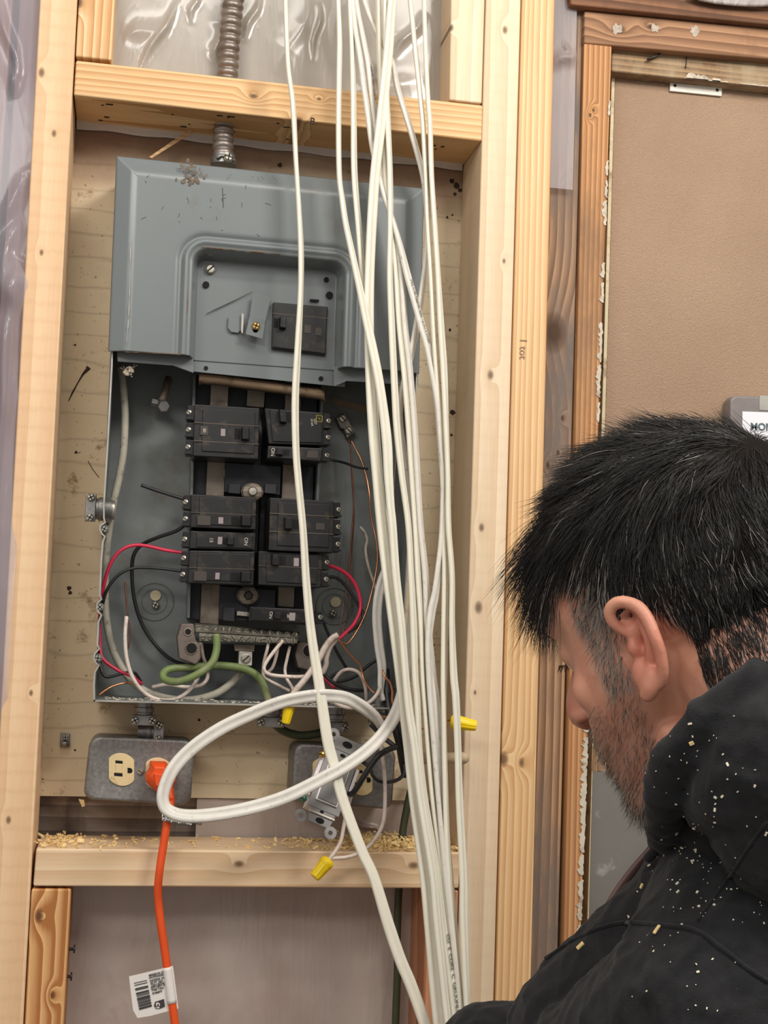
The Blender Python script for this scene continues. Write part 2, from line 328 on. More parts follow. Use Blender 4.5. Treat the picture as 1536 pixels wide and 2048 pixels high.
# plank showing under the plywood, left
k_pl = wood('grey_plank_wood', srgb(158, 142, 130), srgb(104, 90, 80), axis=0, rings=22, grain=.5, dist=6, stain=srgb(66, 54, 48), slo=.5, shi=.68, ss=11, rough=.85, seed=11)
z1, z0 = zl(300, 1600, .014), zl(300, 1760, .014); x0 = xl; x1 = P(392, 1640, .014)[0]
mb = MB(); mb.hexa([np.array(q) for q in ((x0, .0145, z1+.01), (x1, .0145, z1+.01), (x1, .0145, z0), (x0, .0145, z0))], [np.array(q) for q in ((x0, .032, z1+.01), (x1, .032, z1+.01), (x1, .032, z0), (x0, .032, z0))])
tag(mb.build('weathered_plank', k_pl, bevel=.001), 'dirty grey plank under the plywood edge, left of the orange cord', 'plank')

def sheet(name, x0, x1, z0, z1, y, mat, label, nx=60, nz=60, amp=.004, seed=0, folds=(), group='polythene sheets', thick=.0004):
    """plastic sheet: a gently uneven surface with folds (line from a to b, height, width)"""
    r = np.random.default_rng(seed); X, Z = np.meshgrid(np.linspace(x0, x1, nx), np.linspace(z0, z1, nz)); Y = np.full_like(X, y)
    for i in range(9):
        kx, kz, ph = r.normal(0, 14), r.normal(0, 7), r.uniform(0, 6.3); Y += amp/3*np.sin(kx*X+kz*Z+ph)
    for (a, b, h, w) in folds:
        a, b = np.array(a), np.array(b); d = b-a; L = np.hypot(*d); d = d/L; n = np.array([-d[1], d[0]])
        s = (X-a[0])*n[0]+(Z-a[1])*n[1]; t = ((X-a[0])*d[0]+(Z-a[1])*d[1])/L
        s = s+.0016*np.sin(t*7+seed)
        Y -= h*np.exp(-np.abs(s/w)**1.4)*np.clip(1.5-abs(t-.5)*2.2, 0, 1)
    mb = MB(); mb.grid(np.stack([X, Y, Z], -1)); mb.f = [q[::-1] for q in mb.f]
    o = mb.build(name, mat, smooth=True, fixn=False); return tag(o, label, 'plastic sheet', group)
xz = lambda px, py, y: P(px, py, y)[[0, 2]]
M_film_up = film('grey_film_over_insulation', srgb(172, 164, 154), 1., .24, 5, .05)
yu = -.04; f_ = lambda a, b, h, w: (xz(*a, yu), xz(*b, yu), h, w)
sheet('plastic_sheet', xl+.03, P(893, 100, yu)[0]+.004, top_z(.2)-.03, ZTOP, yu, M_film_up, 'grey plastic sheet stretched over insulation above the breaker panel', 260, 360, .0016, 3,
      [f_((285, 130), (350, 20), .007, .0035), f_((395, -10), (380, 40), .005, .003), f_((520, 0), (490, 70), .005, .003), f_((640, 20), (625, 110), .004, .0025), f_((790, 105), (845, 40), .008, .004), f_((752, 130), (757, 175), .008, .004), f_((255, 70), (330, 60), .004, .01), f_((560, 130), (620, 20), .003, .012), f_((430, 120), (440, 60), .006, .005), f_((840, 160), (700, 190), .003, .012)], None)
UPS = [o for o in bpy.data.objects if o.name.startswith('plastic_sheet')][-1]
mb = MB(); xs_ = np.linspace(153, 925, 40); mb.grid(np.array([[P(x, 243+(x-153)*.108+dy+1.5*math.sin(x*.05)*(dy > 0), yy) for dy, yy in ((-14, -.02), (0, -.012), (8, -.005), (14, -.0035))] for x in xs_]))
mb.build('sheet_hem', film('pale_hem', srgb(212, 198, 190), 1., .4, 8, .1), UPS, smooth=True, label='pale hem of the sheet below the block')
M_film_lo = film('dirty_film', srgb(206, 190, 180), .84, .34, 5, .08, srgb(172, 148, 138))
yl = .004
sheet('plastic_sheet', P(392, 1640, yl)[0], xr-.02, zl(600, 1790, yl), zl(600, 1597, yl)-.001, yl, M_film_lo, 'grey plastic sheet showing between the plywood and the sawdust-covered block', 90, 60, .003, 5, [(xz(700, 1640, yl), xz(760, 1662, yl), .006, .002), (xz(690, 1680, yl), xz(710, 1670, yl), .008, .003)])
yb = -.018
sheet('plastic_sheet', xl+.02, xr-.02, 0.02, zl(500, 1770, yb), yb, M_film_lo, 'dusty pinkish plastic sheet filling the bay under the lower block', 60, 120, .003, 8)
# left bay: boards behind clear film
M_dark = [wood('dark_board_wood', srgb(168, 132, 122), srgb(128, 96, 90), rings=16, grain=.4, rough=.8, seed=21), wood('dark_board_wood_b', srgb(158, 128, 122), srgb(112, 86, 84), rings=16, grain=.4, rough=.8, seed=22)]
xb = [-.32, P(14, 300, -.012)[0], P(38, 300, -.012)[0], Lout(1.5)[0]+.02]
for i, (a, b, m) in enumerate(((xb[0], xb[1]-.001, 0), (xb[1]+.006, xb[3], 1))):
    mb = MB(); y = -.012 if i == 0 else -.004
    mb.hexa([np.array(q) for q in ((a, y, ZTOP), (b, y, ZTOP), (b-.012, y, 0), (a-.012, y, 0))], [np.array(q) for q in ((a, y+.025, ZTOP), (b, y+.025, ZTOP), (b-.012, y+.025, 0), (a-.012, y+.025, 0))])
    tag(mb.build('dark_board', M_dark[i], bevel=.001), ('purplish dark upright board behind clear plastic at the far left edge', 'dark upright board behind clear plastic, touching the left stud')[i], 'board', 'dark boards in the left bay')
M_film_l = film('clear_film', srgb(212, 206, 216), .34, .2, 5, .07)
yc = -.078; g_ = lambda a, b, h, w: (xz(*a, yc), xz(*b, yc), h, w)
sheet('plastic_sheet', -.34, P(70, 500, yc)[0], 0.02, ZTOP, yc, M_film_l, 'clear crinkled plastic sheet at the left edge beside the left stud', 120, 420, .002, 12,
      [g_((0, 20), (36, 140), .009, .004), g_((36, 140), (20, 185), .007, .004), g_((60, 350), (0, 440), .006, .005), g_((28, 450), (-5, 570), .007, .005), g_((54, 550), (0, 600), .02, .02), g_((24, 590), (0, 900), .022, .010), g_((34, 730), (40, 850), .005, .002), g_((20, 900), (-10, 1500), .012, .02), g_((40, 1100), (10, 1400), .008, .02)])
# ---------------------------------------------------------------- right of the studs: old plank, jamb, header, door
YP, YJ, YD = -.060, -.066, -.036
old = dict(rings=34, grain=.75, dist=5, rough=.8, bump=.5)
pl = vline((1108, 300), (1070, 1700), YP); pr = vline((1160, 300), (1122, 1690), YP)
mbk = lumber('weathered_plank', [pl(ZTOP)-X_*.03, pr(ZTOP), pr(0), pl(0)-X_*.03], YP, .05, dict(old, stain=srgb(112, 100, 92), slo=.42, shi=.62, ss=9), 'old weathered upright plank with a big dark knot, right of the new studs', None, 'plank', knots=[(1108, 665, .016), (1116, 905, .0025), (1096, 930, .003), (1125, 836, .0025)], seed=31, light=(srgb(190, 152, 116), srgb(122, 88, 62)))
jl = vline((1168, 100), (1132, 1700), YJ); jr = vline((1224, 100), (1168, 1700), YJ)
zj = zl(1195, 88, YJ); zh1 = zl(1170, 20, YJ)
JB = lumber('wall_jamb', [jl(zj), jr(zj), jr(0), jl(0)], YJ, .05, dict(old, rings=52, dist=2.4, stain=srgb(120, 96, 74), slo=.50, shi=.72, ss=9), 'weathered orange upright door jamb with flaking white paint', None, 'door jamb', knots=[(1180, 230, .002), (1187, 220, .002)], seed=32, light=(srgb(214, 160, 108), srgb(160, 112, 72)))
JB.name = 'trim_1'; ORG['trim_1'] = ORG['wall_jamb']; struct(JB)
M_flake = pbr('flaking_white_paint', srgb(200, 190, 172), .7, var=.15, dirt=srgb(140, 120, 100), ds=60, bump=.4, bs=200)
def ragged(pts_top, nm, mat, parent, wmin, wmax, dz, dirv, thick=.0011, p_gap=.1, label=None):
    """flaking paint: ragged-edged patches along a line of points (edge), growing by w along dirv"""
    n = len(pts_top); i = 0; k_ = 0
    w = np.convolve(rng.uniform(wmin, wmax, n+6), np.ones(3)/3, 'valid')[:n]*rng.uniform(.6, 1.3, n)
    while i < n-2:
        L_ = int(rng.integers(3, 12)); j = min(n-1, i+L_)
        if rng.uniform() > p_gap:
            a = [pts_top[t] for t in range(i, j+1)]; b = [pts_top[t]+dirv*w[t]*(.6 if t in (i, j) else 1) for t in range(j, i-1, -1)]
            mb = MB(); ring = a+b; mb.hexa([q-np.array([0, thick, 0]) for q in ring], [q+np.array([0, .0008, 0]) for q in ring]); mb.build(nm, mat, parent, label=label if k_ == 0 else None); k_ += 1
        i = j+int(rng.integers(0, 3))
yy_ = np.arange(150, 1870, 5.); eg = [jr(zl(1200, y, YJ))+np.array([rng.normal(0, .0005), 0, 0]) for y in yy_]
ragged([e for e, y in zip(eg, yy_) if y < 400], 'paint_flake', M_flake, JB, .001, .004, 0, np.array([-1., 0, 0]), p_gap=.6, label='flaking white paint')
ragged([e for e, y in zip(eg, yy_) if 400 <= y < 860], 'paint_flake', M_flake, JB, .002, .0065, 0, np.array([-1., 0, 0]), p_gap=.25)
ragged([e for e, y in zip(eg, yy_) if 1440 <= y], 'paint_flake', M_flake, JB, .0045, .0075, 0, np.array([-1., 0, 0]), p_gap=.0)
R_ = 1800
hd = lambda px, py: P(px, py, YJ-.002)
HD = lumber('header', [hd(1169, 20.5), hd(R_, 20.5+(R_-1169)*.098), hd(R_, 88+(R_-1169)*.085), hd(1168, 86)], YJ, .05, dict(old, axis=0, rings=30, stain=srgb(120, 86, 62), slo=.55, shi=.72), 'brown horizontal header board over the door', None, 'door header', knots=[(1236, 60, .006), (1300, 55, .0035)], seed=33, light=(srgb(178, 136, 102), srgb(128, 92, 66)))
HD.name = 'trim_2'; ORG['trim_2'] = ORG['header']; struct(HD)
mb = MB()
for px, py, r in ((1234, 58, 12), (1310, 57, 10), (1388, 62, 12)):
    q = P(px, py, YJ-.0023); a = np.linspace(0, 2*math.pi, 15)[:-1]
    rr = [r*.00055*random.uniform(.55, 1.2) for _ in a]
    mb.hexa([q+np.array([math.cos(t)*x, -.0003, math.sin(t)*x]) for t, x in zip(a, rr)], [q+np.array([math.cos(t)*x, .001, math.sin(t)*x]) for t, x in zip(a, rr)])
mb.build('plaster_spot', pbr('plaster_spot', srgb(178, 164, 150), .85, var=.25, vs=160), HD, label='pale plaster spots')
h2 = lambda px, py: P(px, py, YJ+.012)
HS = lumber('stop', [h2(1224, 86), h2(R_, 86+(R_-1224)*.088), h2(R_, 143+(R_-1224)*.104), h2(1223, 143)], YJ+.012, .04, dict(old, axis=0, rings=44, stain=srgb(176, 158, 128), slo=.45, shi=.66), 'greyed horizontal stop board above the tan door', None, 'door stop', seed=34, light=(srgb(176, 142, 104), srgb(116, 88, 62)))
HS.name = 'trim_3'; ORG['trim_3'] = ORG['stop']; struct(HS)
ee = [P(x, 143+(x-1223)*.104-1.5, YJ+.0115) for x in np.arange(1340, 1540, 4.)]
ragged(ee[:8]+ee[24:], 'paint_flake', M_flake, HS, .0005, .002, 0, np.array([0, 0, 1.]), p_gap=.3, label='flaking white paint')
ragged(ee[8:26], 'paint_flake', M_flake, HS, .003, .0065, 0, np.array([0, 0, 1.]), p_gap=0.)
mb = MB(); mb.tube([P(x, y, YJ+.008) for x, y in ((1295, 119), (1310, 113), (1325, 104))], [.0016, .0014, .0009], 7); mb.tube(cr([P(x, y, YJ+.011) for x, y in ((1325, 104), (1345, 106), (1370, 105), (1373, 120), (1371, 136))], 4), .0006, 6)
tag(mb.build('bent_nail', M_nail, smooth=True), 'rusty bent nail and wire stuck in the stop board over the door', 'nail')
bm_ = lambda px, py: P(px, py, YJ-.012)
UB = lumber('upper_beam', [bm_(1120, -140), bm_(R_, -80), bm_(R_, 49+(R_-1536)*.1), bm_(1142, 9)], YJ, .06, dict(old, axis=0, rings=26, stain=srgb(84, 58, 42), slo=.5, shi=.7), 'dark brown beam across the very top right', None, 'beam', seed=35, light=(srgb(150, 106, 76), srgb(98, 66, 46)))
UB['kind'] = 'structure'
# pale wrap hanging in the top right corner
mb = MB(); L_ = [(1380, -6), (1400, 2), (1430, 8), (1470, 12), (1510, 14), (1560, 12), (1640, 14), (1750, 10)]
g = np.array([[P(x, y-dy, YJ-.02-.02*math.sin(dy/60)) for dy in (0, 6, 30, 70, 130)] for x, y in L_]); mb.grid(g)
o = mb.build('plastic_wrap', film('pale_wrap', srgb(214, 206, 204), 1., .4, 6, .3), smooth=True); s_ = o.modifiers.new('t', 'SOLIDIFY'); s_.thickness = .004
tag(o, 'pale plastic wrap hanging over the beam at the top right corner', 'plastic sheet', 'polythene sheets')
M_film_r = film('clear_film_strip', srgb(186, 176, 178), .45, .42, 6, .06)
M_film_r.node_tree.nodes['Principled BSDF'].inputs['Coat Weight'].default_value = .0
yr = YP-.008
sheet('plastic_sheet', Rout(1.9)[0]-.002, P(1152, 100, yr)[0], zl(1130, 379, yr), ZTOP, yr, M_film_r, 'strip of clear plastic hanging over the weathered plank', 40, 220, .0025, 15, [(xz(1105, 128, yr), xz(1150, 112, yr), .010, .005), (xz(1128, 100, yr), xz(1136, 95, yr), .006, .004)])
# door
k = NT('door_paint'); v = k.co.outputs['Object']
c = k.ramp(k.noise(v, 5, 4), [(.3, srgb(164, 134, 108)), (.7, srgb(178, 148, 122))])
c = k.mix(k.ramp(k.noise(v, 60, 6, .75), [(.7, G2(0)), (.76, G2(1))]), c, srgb(140, 110, 86))
k.l(c, k.b.inputs['Base Color']); k.b.inputs['Roughness'].default_value = .42; k.b.inputs['Specular IOR Level'].default_value = .6
k.bump(k.noise(v, 620, 3, .65), .9, .002); M_door = k.mat
dl = vline((1224, 160), (1184, 1545), YD); dz1 = zl(1225, 155, YD); dz_r = zl(R_, 155+(R_-1225)*.105, YD); dxr = P(R_, 600, YD)[0]
DR = empty('door_1', (dl(0)[0]+.3, YD+.02, 0)); struct(DR, 'tan textured door right of the studs', 'door')
mb = MB(); a = [dl(dz1)+X_*.0035, np.array([dxr, YD, dz_r]), np.array([dxr, YD, 0.02]), dl(.02)+X_*.0035]; mb.hexa(a, [q+np.array([0, .04, 0]) for q in a]); mb.build('door_panel', M_door, DR, bevel=.0015)
mb = MB(); a = [dl(dz1)-X_*.0008, dl(dz1)+X_*.003, dl(.02)+X_*.003, dl(.02)-X_*.0008]; a = [q-np.array([0, .0012, 0]) for q in a]; mb.hexa(a, [q+np.array([0, .04, 0]) for q in a]); mb.build('door_edge', pbr('cream_edge', srgb(214, 200, 164), .6, dirt=srgb(150, 128, 92), ds=40), DR, label='cream painted door edge')
mb = MB(); a = [P(1183, 1543, YD-.002), P(R_, 1551, YD-.002), np.array([dxr, YD-.002, .1]), dl(.1)+np.array([.004, -.002, 0])]
a[0] = dl(a[0][2])+np.array([.0005, -.002, 0]); mb.hexa(a, [q+np.array([0, .0018, 0]) for q in a])
kk = pbr('kick_steel', srgb(150, 146, 140), .48, .75, var=.1, vs=9, dirt=srgb(192, 188, 182), ds=30, dlo=.62, dhi=.72, rvar=.2); mb.build('kick_plate', kk, DR, label='grey metal kick plate')
mb = MB()
for px, w in ((1190, 5), (1203, 7)):
    a = P(px, 1470, YD-.001); b = P(px-3, 1542, YD-.001); mb.tube([a, b], [.002, .0026], 5, flat=.35)
mb.build('peeling_strip', pbr('peeling_paint', srgb(150, 116, 84), .8), DR)
M_white_metal = pbr('white_enamel', srgb(236, 230, 218), .45)
mb = MB(); mb.px([(1341, 163), (1444.5, 176), (1443.5, 192), (1340, 181.5)], YD-.0035, .003); BR = tag(mb.build('mounting_strip', M_white_metal, bevel=.0005), 'small white metal strip with two screw holes at the top of the door', 'bracket')
for px, py in ((1350, 171), (1434.5, 180)):
    mb = MB(); mb.lathe(P(px, py, YD-.0036), (0, 1, 0), [(-.0002, .0012), (0, .002), (.001, .002)], 12)
    mb.build('screw_hole', pbr('hole', srgb(50, 40, 32), .8), BR, label='dark screw hole')
# wall planner
yk = YD-.022; M_fr = pbr('planner_frame_plastic', srgb(128, 120, 118), .45); PLN = empty('wall_planner', P(1600, 1010, YD-.011))
def rrect(x0, y0, x1, y1, r, n=5):
    o = []
    for cx, cy, a0 in ((x1-r, y0+r, -90), (x1-r, y1-r, 0), (x0+r, y1-r, 90), (x0+r, y0+r, 180)):
        for i in range(n+1):
            t = math.radians(a0+90*i/n); o.append((cx+r*math.cos(t), cy+r*math.sin(t)))
    return o
tl = lambda pts, sx=.035: [(x, y+(x-1460)*sx) for x, y in pts]
mb = MB(); mb.px(tl(rrect(1461, 790, 1760, 1120, 14)), yk, .0205); mb.build('frame', M_fr, PLN, bevel=.003, seg=3)
mb = MB(); mb.px(tl([(1519, 789), (1600, 789), (1600, 818), (1519, 818)]), yk-.0008, .002); mb.build('name_plate', pbr('pale_plate', srgb(166, 164, 156), .4), PLN, label='paler grey plate')
mb = MB(); mb.px(tl([(1485, 822), (1740, 822), (1740, 1100), (1485, 1100)]), yk-.0009, .002); mb.build('page', pbr('planner_page', srgb(232, 232, 238), .5, var=.02), PLN, label='white page')
mb = MB(); mb.px(tl([(1487, 880), (1738, 880), (1738, 902), (1487, 902)]), yk-.0013, .002); mb.build('heading_bar', pbr('maroon_bar', srgb(126, 36, 32), .5), PLN, label='maroon heading bar')
mb = MB(); put_text(mb, 'MON', P(1501, 853.5, yk-.0016), P(1540, 855, yk)-P(1500, 853.6, yk), P(1500, 840, yk)-P(1500.5, 860, yk), .0118, 0, .0003, 'LEFT'); mb.build('lettering', pbr('grey_print', srgb(84, 100, 104), .6), PLN)
mb = MB(); put_text(mb, 'SUN', P(1513, 892.5, yk-.0018), P(1540, 893.5, yk)-P(1500, 892, yk), P(1500, 880, yk)-P(1500.5, 900, yk), .0078, 0, .0003, 'LEFT'); mb.build('lettering', pbr('white_print', srgb(240, 236, 232), .6), PLN)
tag(PLN, 'grey framed wall planner with white page and maroon bar, partly behind the hair', 'planner')
# ================================================================ breaker panel
M_gray = pbr('panel_enamel', srgb(110, 116, 117), .36, .0, var=.05, vs=7, dirt=srgb(104, 100, 93), ds=14, dlo=.60, dhi=.75, bump=.04, bs=160, coat=.5, rvar=.22)
M_gray.node_tree.nodes['Principled BSDF'].inputs['Coat Roughness'].default_value = .22
M_box = pbr('panel_box_enamel', srgb(112, 117, 116), .5, var=.10, vs=14, dirt=srgb(96, 88, 76), ds=16, dlo=.52, dhi=.72)
M_lip = pbr('raw_edge', srgb(170, 166, 158), .5, .3, var=.15, vs=60)
M_blk = pbr('black_phenolic', srgb(27, 26, 26), .38, var=.25, vs=60, dirt=srgb(72, 63, 54), ds=55, dlo=.56, dhi=.74, coat=.1)
M_blk2 = pbr('black_moulding', srgb(22, 21, 22), .36, var=.2, vs=80, dirt=srgb(84, 74, 66), ds=70, dlo=.60, dhi=.75)
M_ins = pbr('dark_insulator', srgb(38, 38, 44), .55, var=.2, vs=30)
M_tin = pbr('tinned_bus', srgb(150, 138, 124), .55, .5, var=.15, vs=40, dirt=srgb(110, 96, 84), ds=30)
M_zinc = pbr('zinc_screw', srgb(190, 184, 172), .35, .85, var=.12, vs=200)
M_steel = pbr('dull_galvanised', srgb(150, 148, 146), .42, .8, var=.2, vs=90, dirt=srgb(96, 88, 80), ds=60, dlo=.55)
M_hole = pbr('dark_hole', srgb(16, 15, 16), .9)
M_brass = pbr('brass', srgb(206, 170, 96), .35, .9)
M_slot = pbr('slot_dark', srgb(40, 36, 32), .8)
M_alu = pbr('neutral_bar_metal', srgb(140, 134, 122), .5, .55, var=.2, vs=70, dirt=srgb(92, 82, 68), ds=60, dlo=.5)
YL = -.095
PAN = empty('electrical_panel', P(490, 1405, 0)); tag(PAN, 'old grey breaker panel with its lower cover off, between the two new studs', 'electrical panel')
# box: back, thin sides with their lips
tlx, trx = (226, 712), (842, 760)
c_tl, c_tr, c_br, c_bl = P(233, 316, YL), P(846, 380, YL), P(800, 1419, YL), P(188, 1403, YL)
bk = np.array([0, -YL-.003, 0])
mb = MB(); mb.hexa([c_tl+bk, c_tr+bk, c_br+bk, c_bl+bk], [q+bk+np.array([0, .0015, 0]) for q in (c_tl, c_tr, c_br, c_bl)]); mb.build('box_back', M_box, PAN)
def wall_sheet(path, name, t=.0017, depth_=None):      # sheet standing back from a traced front edge
    mb = MB(); pts = [P(x, y, YL) for x, y in path]
    n = len(pts); off = []
    for i in range(n):
        d = unit(pts[min(i+1, n-1)]-pts[max(i-1, 0)]); off.append(np.array([d[2], 0, -d[0]])*t)
    a = pts+[p+o for p, o in zip(pts[::-1], off[::-1])]; b = [q+bk for q in a]
    m = len(a); mb.v = [tuple(q) for q in a+b]
    for i in range(n-1):
        q = (i, i+1, m-2-i, m-1-i); mb.f.append(q); mb.m.append(1)
        mb.f.append(tuple(j+m for j in q[::-1])); mb.m.append(0)
        mb.f.append((i, m+i, m+i+1, i+1)); mb.m.append(0); mb.f.append((m-1-i, m-2-i, 2*m-2-i, 2*m-1-i)); mb.m.append(0)
    return mb.build(name, [M_box, M_lip], PAN)
ear = lambda x, y: [(x+8, y-22), (x+11, y-13), (x+4, y-9), (x-1, y-2), (x+1, y+6), (x+9, y+12), (x+6, y+22)]
path = [(233, 316), (222, 730), (213, 900), (206, 1010)]+[(200+dx, y) for dx, y in ((6, 1036), (9, 1044), (0, 1050), (-2, 1058), (2, 1068), (8, 1073), (4, 1084))]+[(201, 1120), (198, 1190), (201, 1198), (193, 1206), (192, 1216), (196, 1225), (201, 1230), (195, 1244), (193, 1290), (197, 1297), (188, 1306), (186, 1316), (190, 1326), (196, 1331), (188, 1344), (186, 1372), (187, 1403)]
wall_sheet(path[::-1], 'box_side'); wall_sheet([(846, 380), (835, 760), (800, 1419)], 'box_side')
wall_sheet([(800, 1419), (187, 1403)], 'box_side'); wall_sheet([(233, 316), (846, 380)], 'box_side')
def screw(mb, q, r, ax=(0, -1, 0), slot=0., mi=0, cross=False, h=.0016):
    ax = unit(ax); X = unit(np.cross(ax, [0, 0, 1])); Z = np.cross(X, ax)
    mb.lathe(q, ax, [(-.001, r), (h*.5, r), (h, r*.72), (h*1.05, .0001)], 14, mi)
    for s in ([slot] if not cross else [slot, slot+math.pi/2]):
        d = X*math.cos(s)+Z*math.sin(s); mb.box(np.asarray(q)+ax*h*.95, [d, np.cross(ax, d), ax], (r*.85, r*.14, h*.16), mi+1)
    return mb
for px, py in ((209, 1058), (200, 1214), (196, 1316)):
    mb = MB(); screw(mb, P(px, py, YL+.002), .0037, cross=True, slot=random.uniform(0, 1), h=.0022); mb.build('cover_screw', [M_zinc, M_slot], PAN, smooth=False)
    mb = MB(); mb.lathe(P(px, py, YL+.006), (0, 1, 0), [(-.001, .0045), (.012, .0045)], 10); mb.build('screw_tab', M_box, PAN)
# cover: one pressed sheet with a raised rim and a recess for the main breaker
e_tl, e_tr, e_br, e_bl = P(233.5, 313, YL-.003), P(847.5, 378, YL-.003), P(837, 748, YL-.003), P(217.5, 703, YL-.003)
NU, NV = 300, 190; U, V = np.meshgrid(np.linspace(0, 1, NU), np.linspace(0, 1, NV))
base = ((1-U)*(1-V))[..., None]*e_tl+(U*(1-V))[..., None]*e_tr+(U*V)[..., None]*e_br+((1-U)*V)[..., None]*e_bl
Wc, Hc = np.linalg.norm(e_tr-e_tl), np.linalg.norm(e_bl-e_tl)
def uv_of(px, py, y):
    q = P(px, py, y); best = None; u, v = .5, .5
    for _ in range(25):
        b = (1-u)*(1-v)*e_tl+u*(1-v)*e_tr+u*v*e_br+(1-u)*v*e_bl; du = (1-v)*(e_tr-e_tl)+v*(e_br-e_bl); dv = (1-u)*(e_bl-e_tl)+u*(e_br-e_tr)
        A = np.stack([du[[0, 2]], dv[[0, 2]]], 1); s = np.linalg.solve(A, (q-b)[[0, 2]]); u += s[0]; v += s[1]
    return u, v
xm, zm = U*Wc, V*Hc
sm = lambda x: np.clip(x, 0, 1)**2*(3-2*np.clip(x, 0, 1))
rim = np.minimum(np.minimum(xm, Wc-xm), zm); D = .0085*np.clip(rim/.0185, 0, 1)+.0010*sm(rim/.0012)-.0005*np.exp(-((rim-.0185)/.002)**2)
ru0, rv0 = uv_of(388, 497, YL-.010); ru1, _ = uv_of(690, 560, YL-.010)
x0, x1, y0, rr = ru0*Wc, ru1*Wc, rv0*Hc, .014
cx_, cy_, hx, hy = (x0+x1)/2, y0+.2, (x1-x0)/2, .2
qx, qy = np.abs(xm-cx_)-hx+rr, np.abs(zm-cy_)-hy+rr
sd = np.hypot(np.maximum(qx, 0), np.maximum(qy, 0))+np.minimum(np.maximum(qx, qy), 0)-rr
D += .0026*np.exp(-((sd-.0075)/.0028)**2)-.0022*np.exp(-((sd-.0135)/.003)**2)
REC = .026; D -= REC*sm((-sd+.0015)/.0075)
step = 1-sm((zm-(Hc-.0065)+.004*((xm > x0+.045) & (xm < x1-.055)))/.002); 
Dl = np.where(sd < -.005, D, D)
cov = base-np.stack([0*D, D, 0*D], -1)
mb = MB(); mb.grid(cov); COVER = mb.build('cover', M_gray, PAN, smooth=True); s_ = COVER.modifiers.new('t', 'SOLIDIFY'); s_.thickness = .0013; s_.offset = 0
YR = YL-.003-.0115+REC               # face of the recess
def cpart(name, pts, y, d, mat, bevel=.0004, **k):
    mb = MB(); mb.px(pts, y, d); return mb.build(name, mat, PAN, bevel=bevel, **k)
yfl = YL+.003
cpart('cover_flange', [(234, 700), (366, 704), (387, 718), (387, 746), (346, 731), (235, 723)], yfl, .0014, M_gray)
cpart('cover_flange', [(385, 712), (480, 716), (492, 720), (572, 722), (584, 730), (692, 732), (690, 774), (666, 772), (385, 743)], YR+.0022, .0014, M_gray)
cpart('cover_flange', [(668, 734), (694, 728), (837, 744), (836, 771), (694, 762), (668, 773)], yfl, .0014, M_gray)
for px, py, r, y in ((412, 569, 6.6, YR), (653, 559, 5.0, YR), (659, 590, 7.2, YR), (412, 736, 4.2, YR+.002), (642, 757, 4.8, YR+.002)):
    mb = MB(); q = P(px, py, y-.0009); mb.lathe(q, (0, 1, 0), [(0, r*.00053), (.0006, r*.00053), (.012, r*.00053)], 16); mb.build('screw_hole', M_hole, PAN, label='dark screw hole')
mb = MB(); screw(mb, P(421, 538, YR-.0012), .0053, slot=-.75, h=.0022); mb.build('cover_screw', [M_zinc, M_slot], PAN)
M_rust = pbr('rust', srgb(118, 84, 60), .85, var=.3, vs=300)
for pts_ in (((376, 540), (374, 610), (371, 680)), ((250, 704), (300, 706), (364, 709)), ((404, 494), (470, 500), (560, 508)), ((262, 480), (258, 600), (254, 690))):
    mb = MB(); q_ = cr([P(x+random.uniform(-1, 1), y, YL-.0142 if i_ else YL-.0142) for i_, (x, y) in enumerate(pts_)], 10); mb.tube(q_, np.abs(rng.normal(.0003, .00022, len(q_)))+.00008, 5); mb.build('rust_glint_streak', M_rust if pts_[0][0] != 262 else M_lip, PAN)  # brown rust lines; the pale left one is a painted highlight along the bend
# twist latch and knocked-out tab
def ribbon(pts, w, th, mat, name, seg=1, label=None):
    mb = MB()
    a = [p-w for p in pts]; b = [p+w for p in pts]; o = np.array([0, th, 0]); n = len(pts)
    for i in range(n-1): mb.hexa([a[i], a[i+1], b[i+1], b[i]], [a[i]+o, a[i+1]+o, b[i+1]+o, b[i]+o])
    return mb.build(name, mat, PAN, bevel=.0003, label=label)
cpart('latch_tab', [(505, 592), (515, 588), (536, 592), (541, 600), (531, 642), (499, 635)], YR-.006, .0012, M_gray)
mb = MB(); mb.hexa([P(499, 634, YR-.006), P(531, 641, YR-.006), P(529, 650, YR-.013), P(496, 643, YR-.013)], [P(499, 634, YR-.005), P(531, 641, YR-.005), P(529, 650, YR-.012), P(496, 643, YR-.012)])
mb.hexa([P(497, 643, YR-.013), P(530, 650, YR-.013), P(525, 678, YR-.013), P(491, 668, YR-.013)], [P(497, 643, YR-.0118), P(530, 650, YR-.0118), P(525, 678, YR-.0118), P(491, 668, YR-.0118)]); mb.build('latch_bracket', M_gray, PAN, bevel=.0003)
mb = MB(); mb.lathe(P(511, 660, YR-.013), (0, 1, 0), [(0, .003), (.014, .003)], 10); screw(mb, P(512, 652, YR-.0135), .0044, cross=True, slot=.3, h=.0024); mb.build('latch_screw', [M_brass, M_slot], PAN, label='brass cross-head screw')
cpart('knocked_tab', [(457, 634), (466, 628), (480, 630), (484, 636), (482, 660), (476, 666), (462, 664), (456, 656)], YR-.0022, .0012, M_gray)
mb = MB(); mb.px([(483, 626), (488, 628), (486, 668), (482, 664)], YR-.006, .004); mb.build('knocked_edge', M_lip, PAN, bevel=.0003)
mb = MB(); mb.tube([P(x, y, YR-.0008) for x, y in ((412, 628), (435, 617), (465, 603), (505, 583))], [.0003, .0005, .0005, .0002], 5); mb.tube([P(x, y, YL-.0138) for x, y in ((445, 375), (447, 415))], .00025, 5)
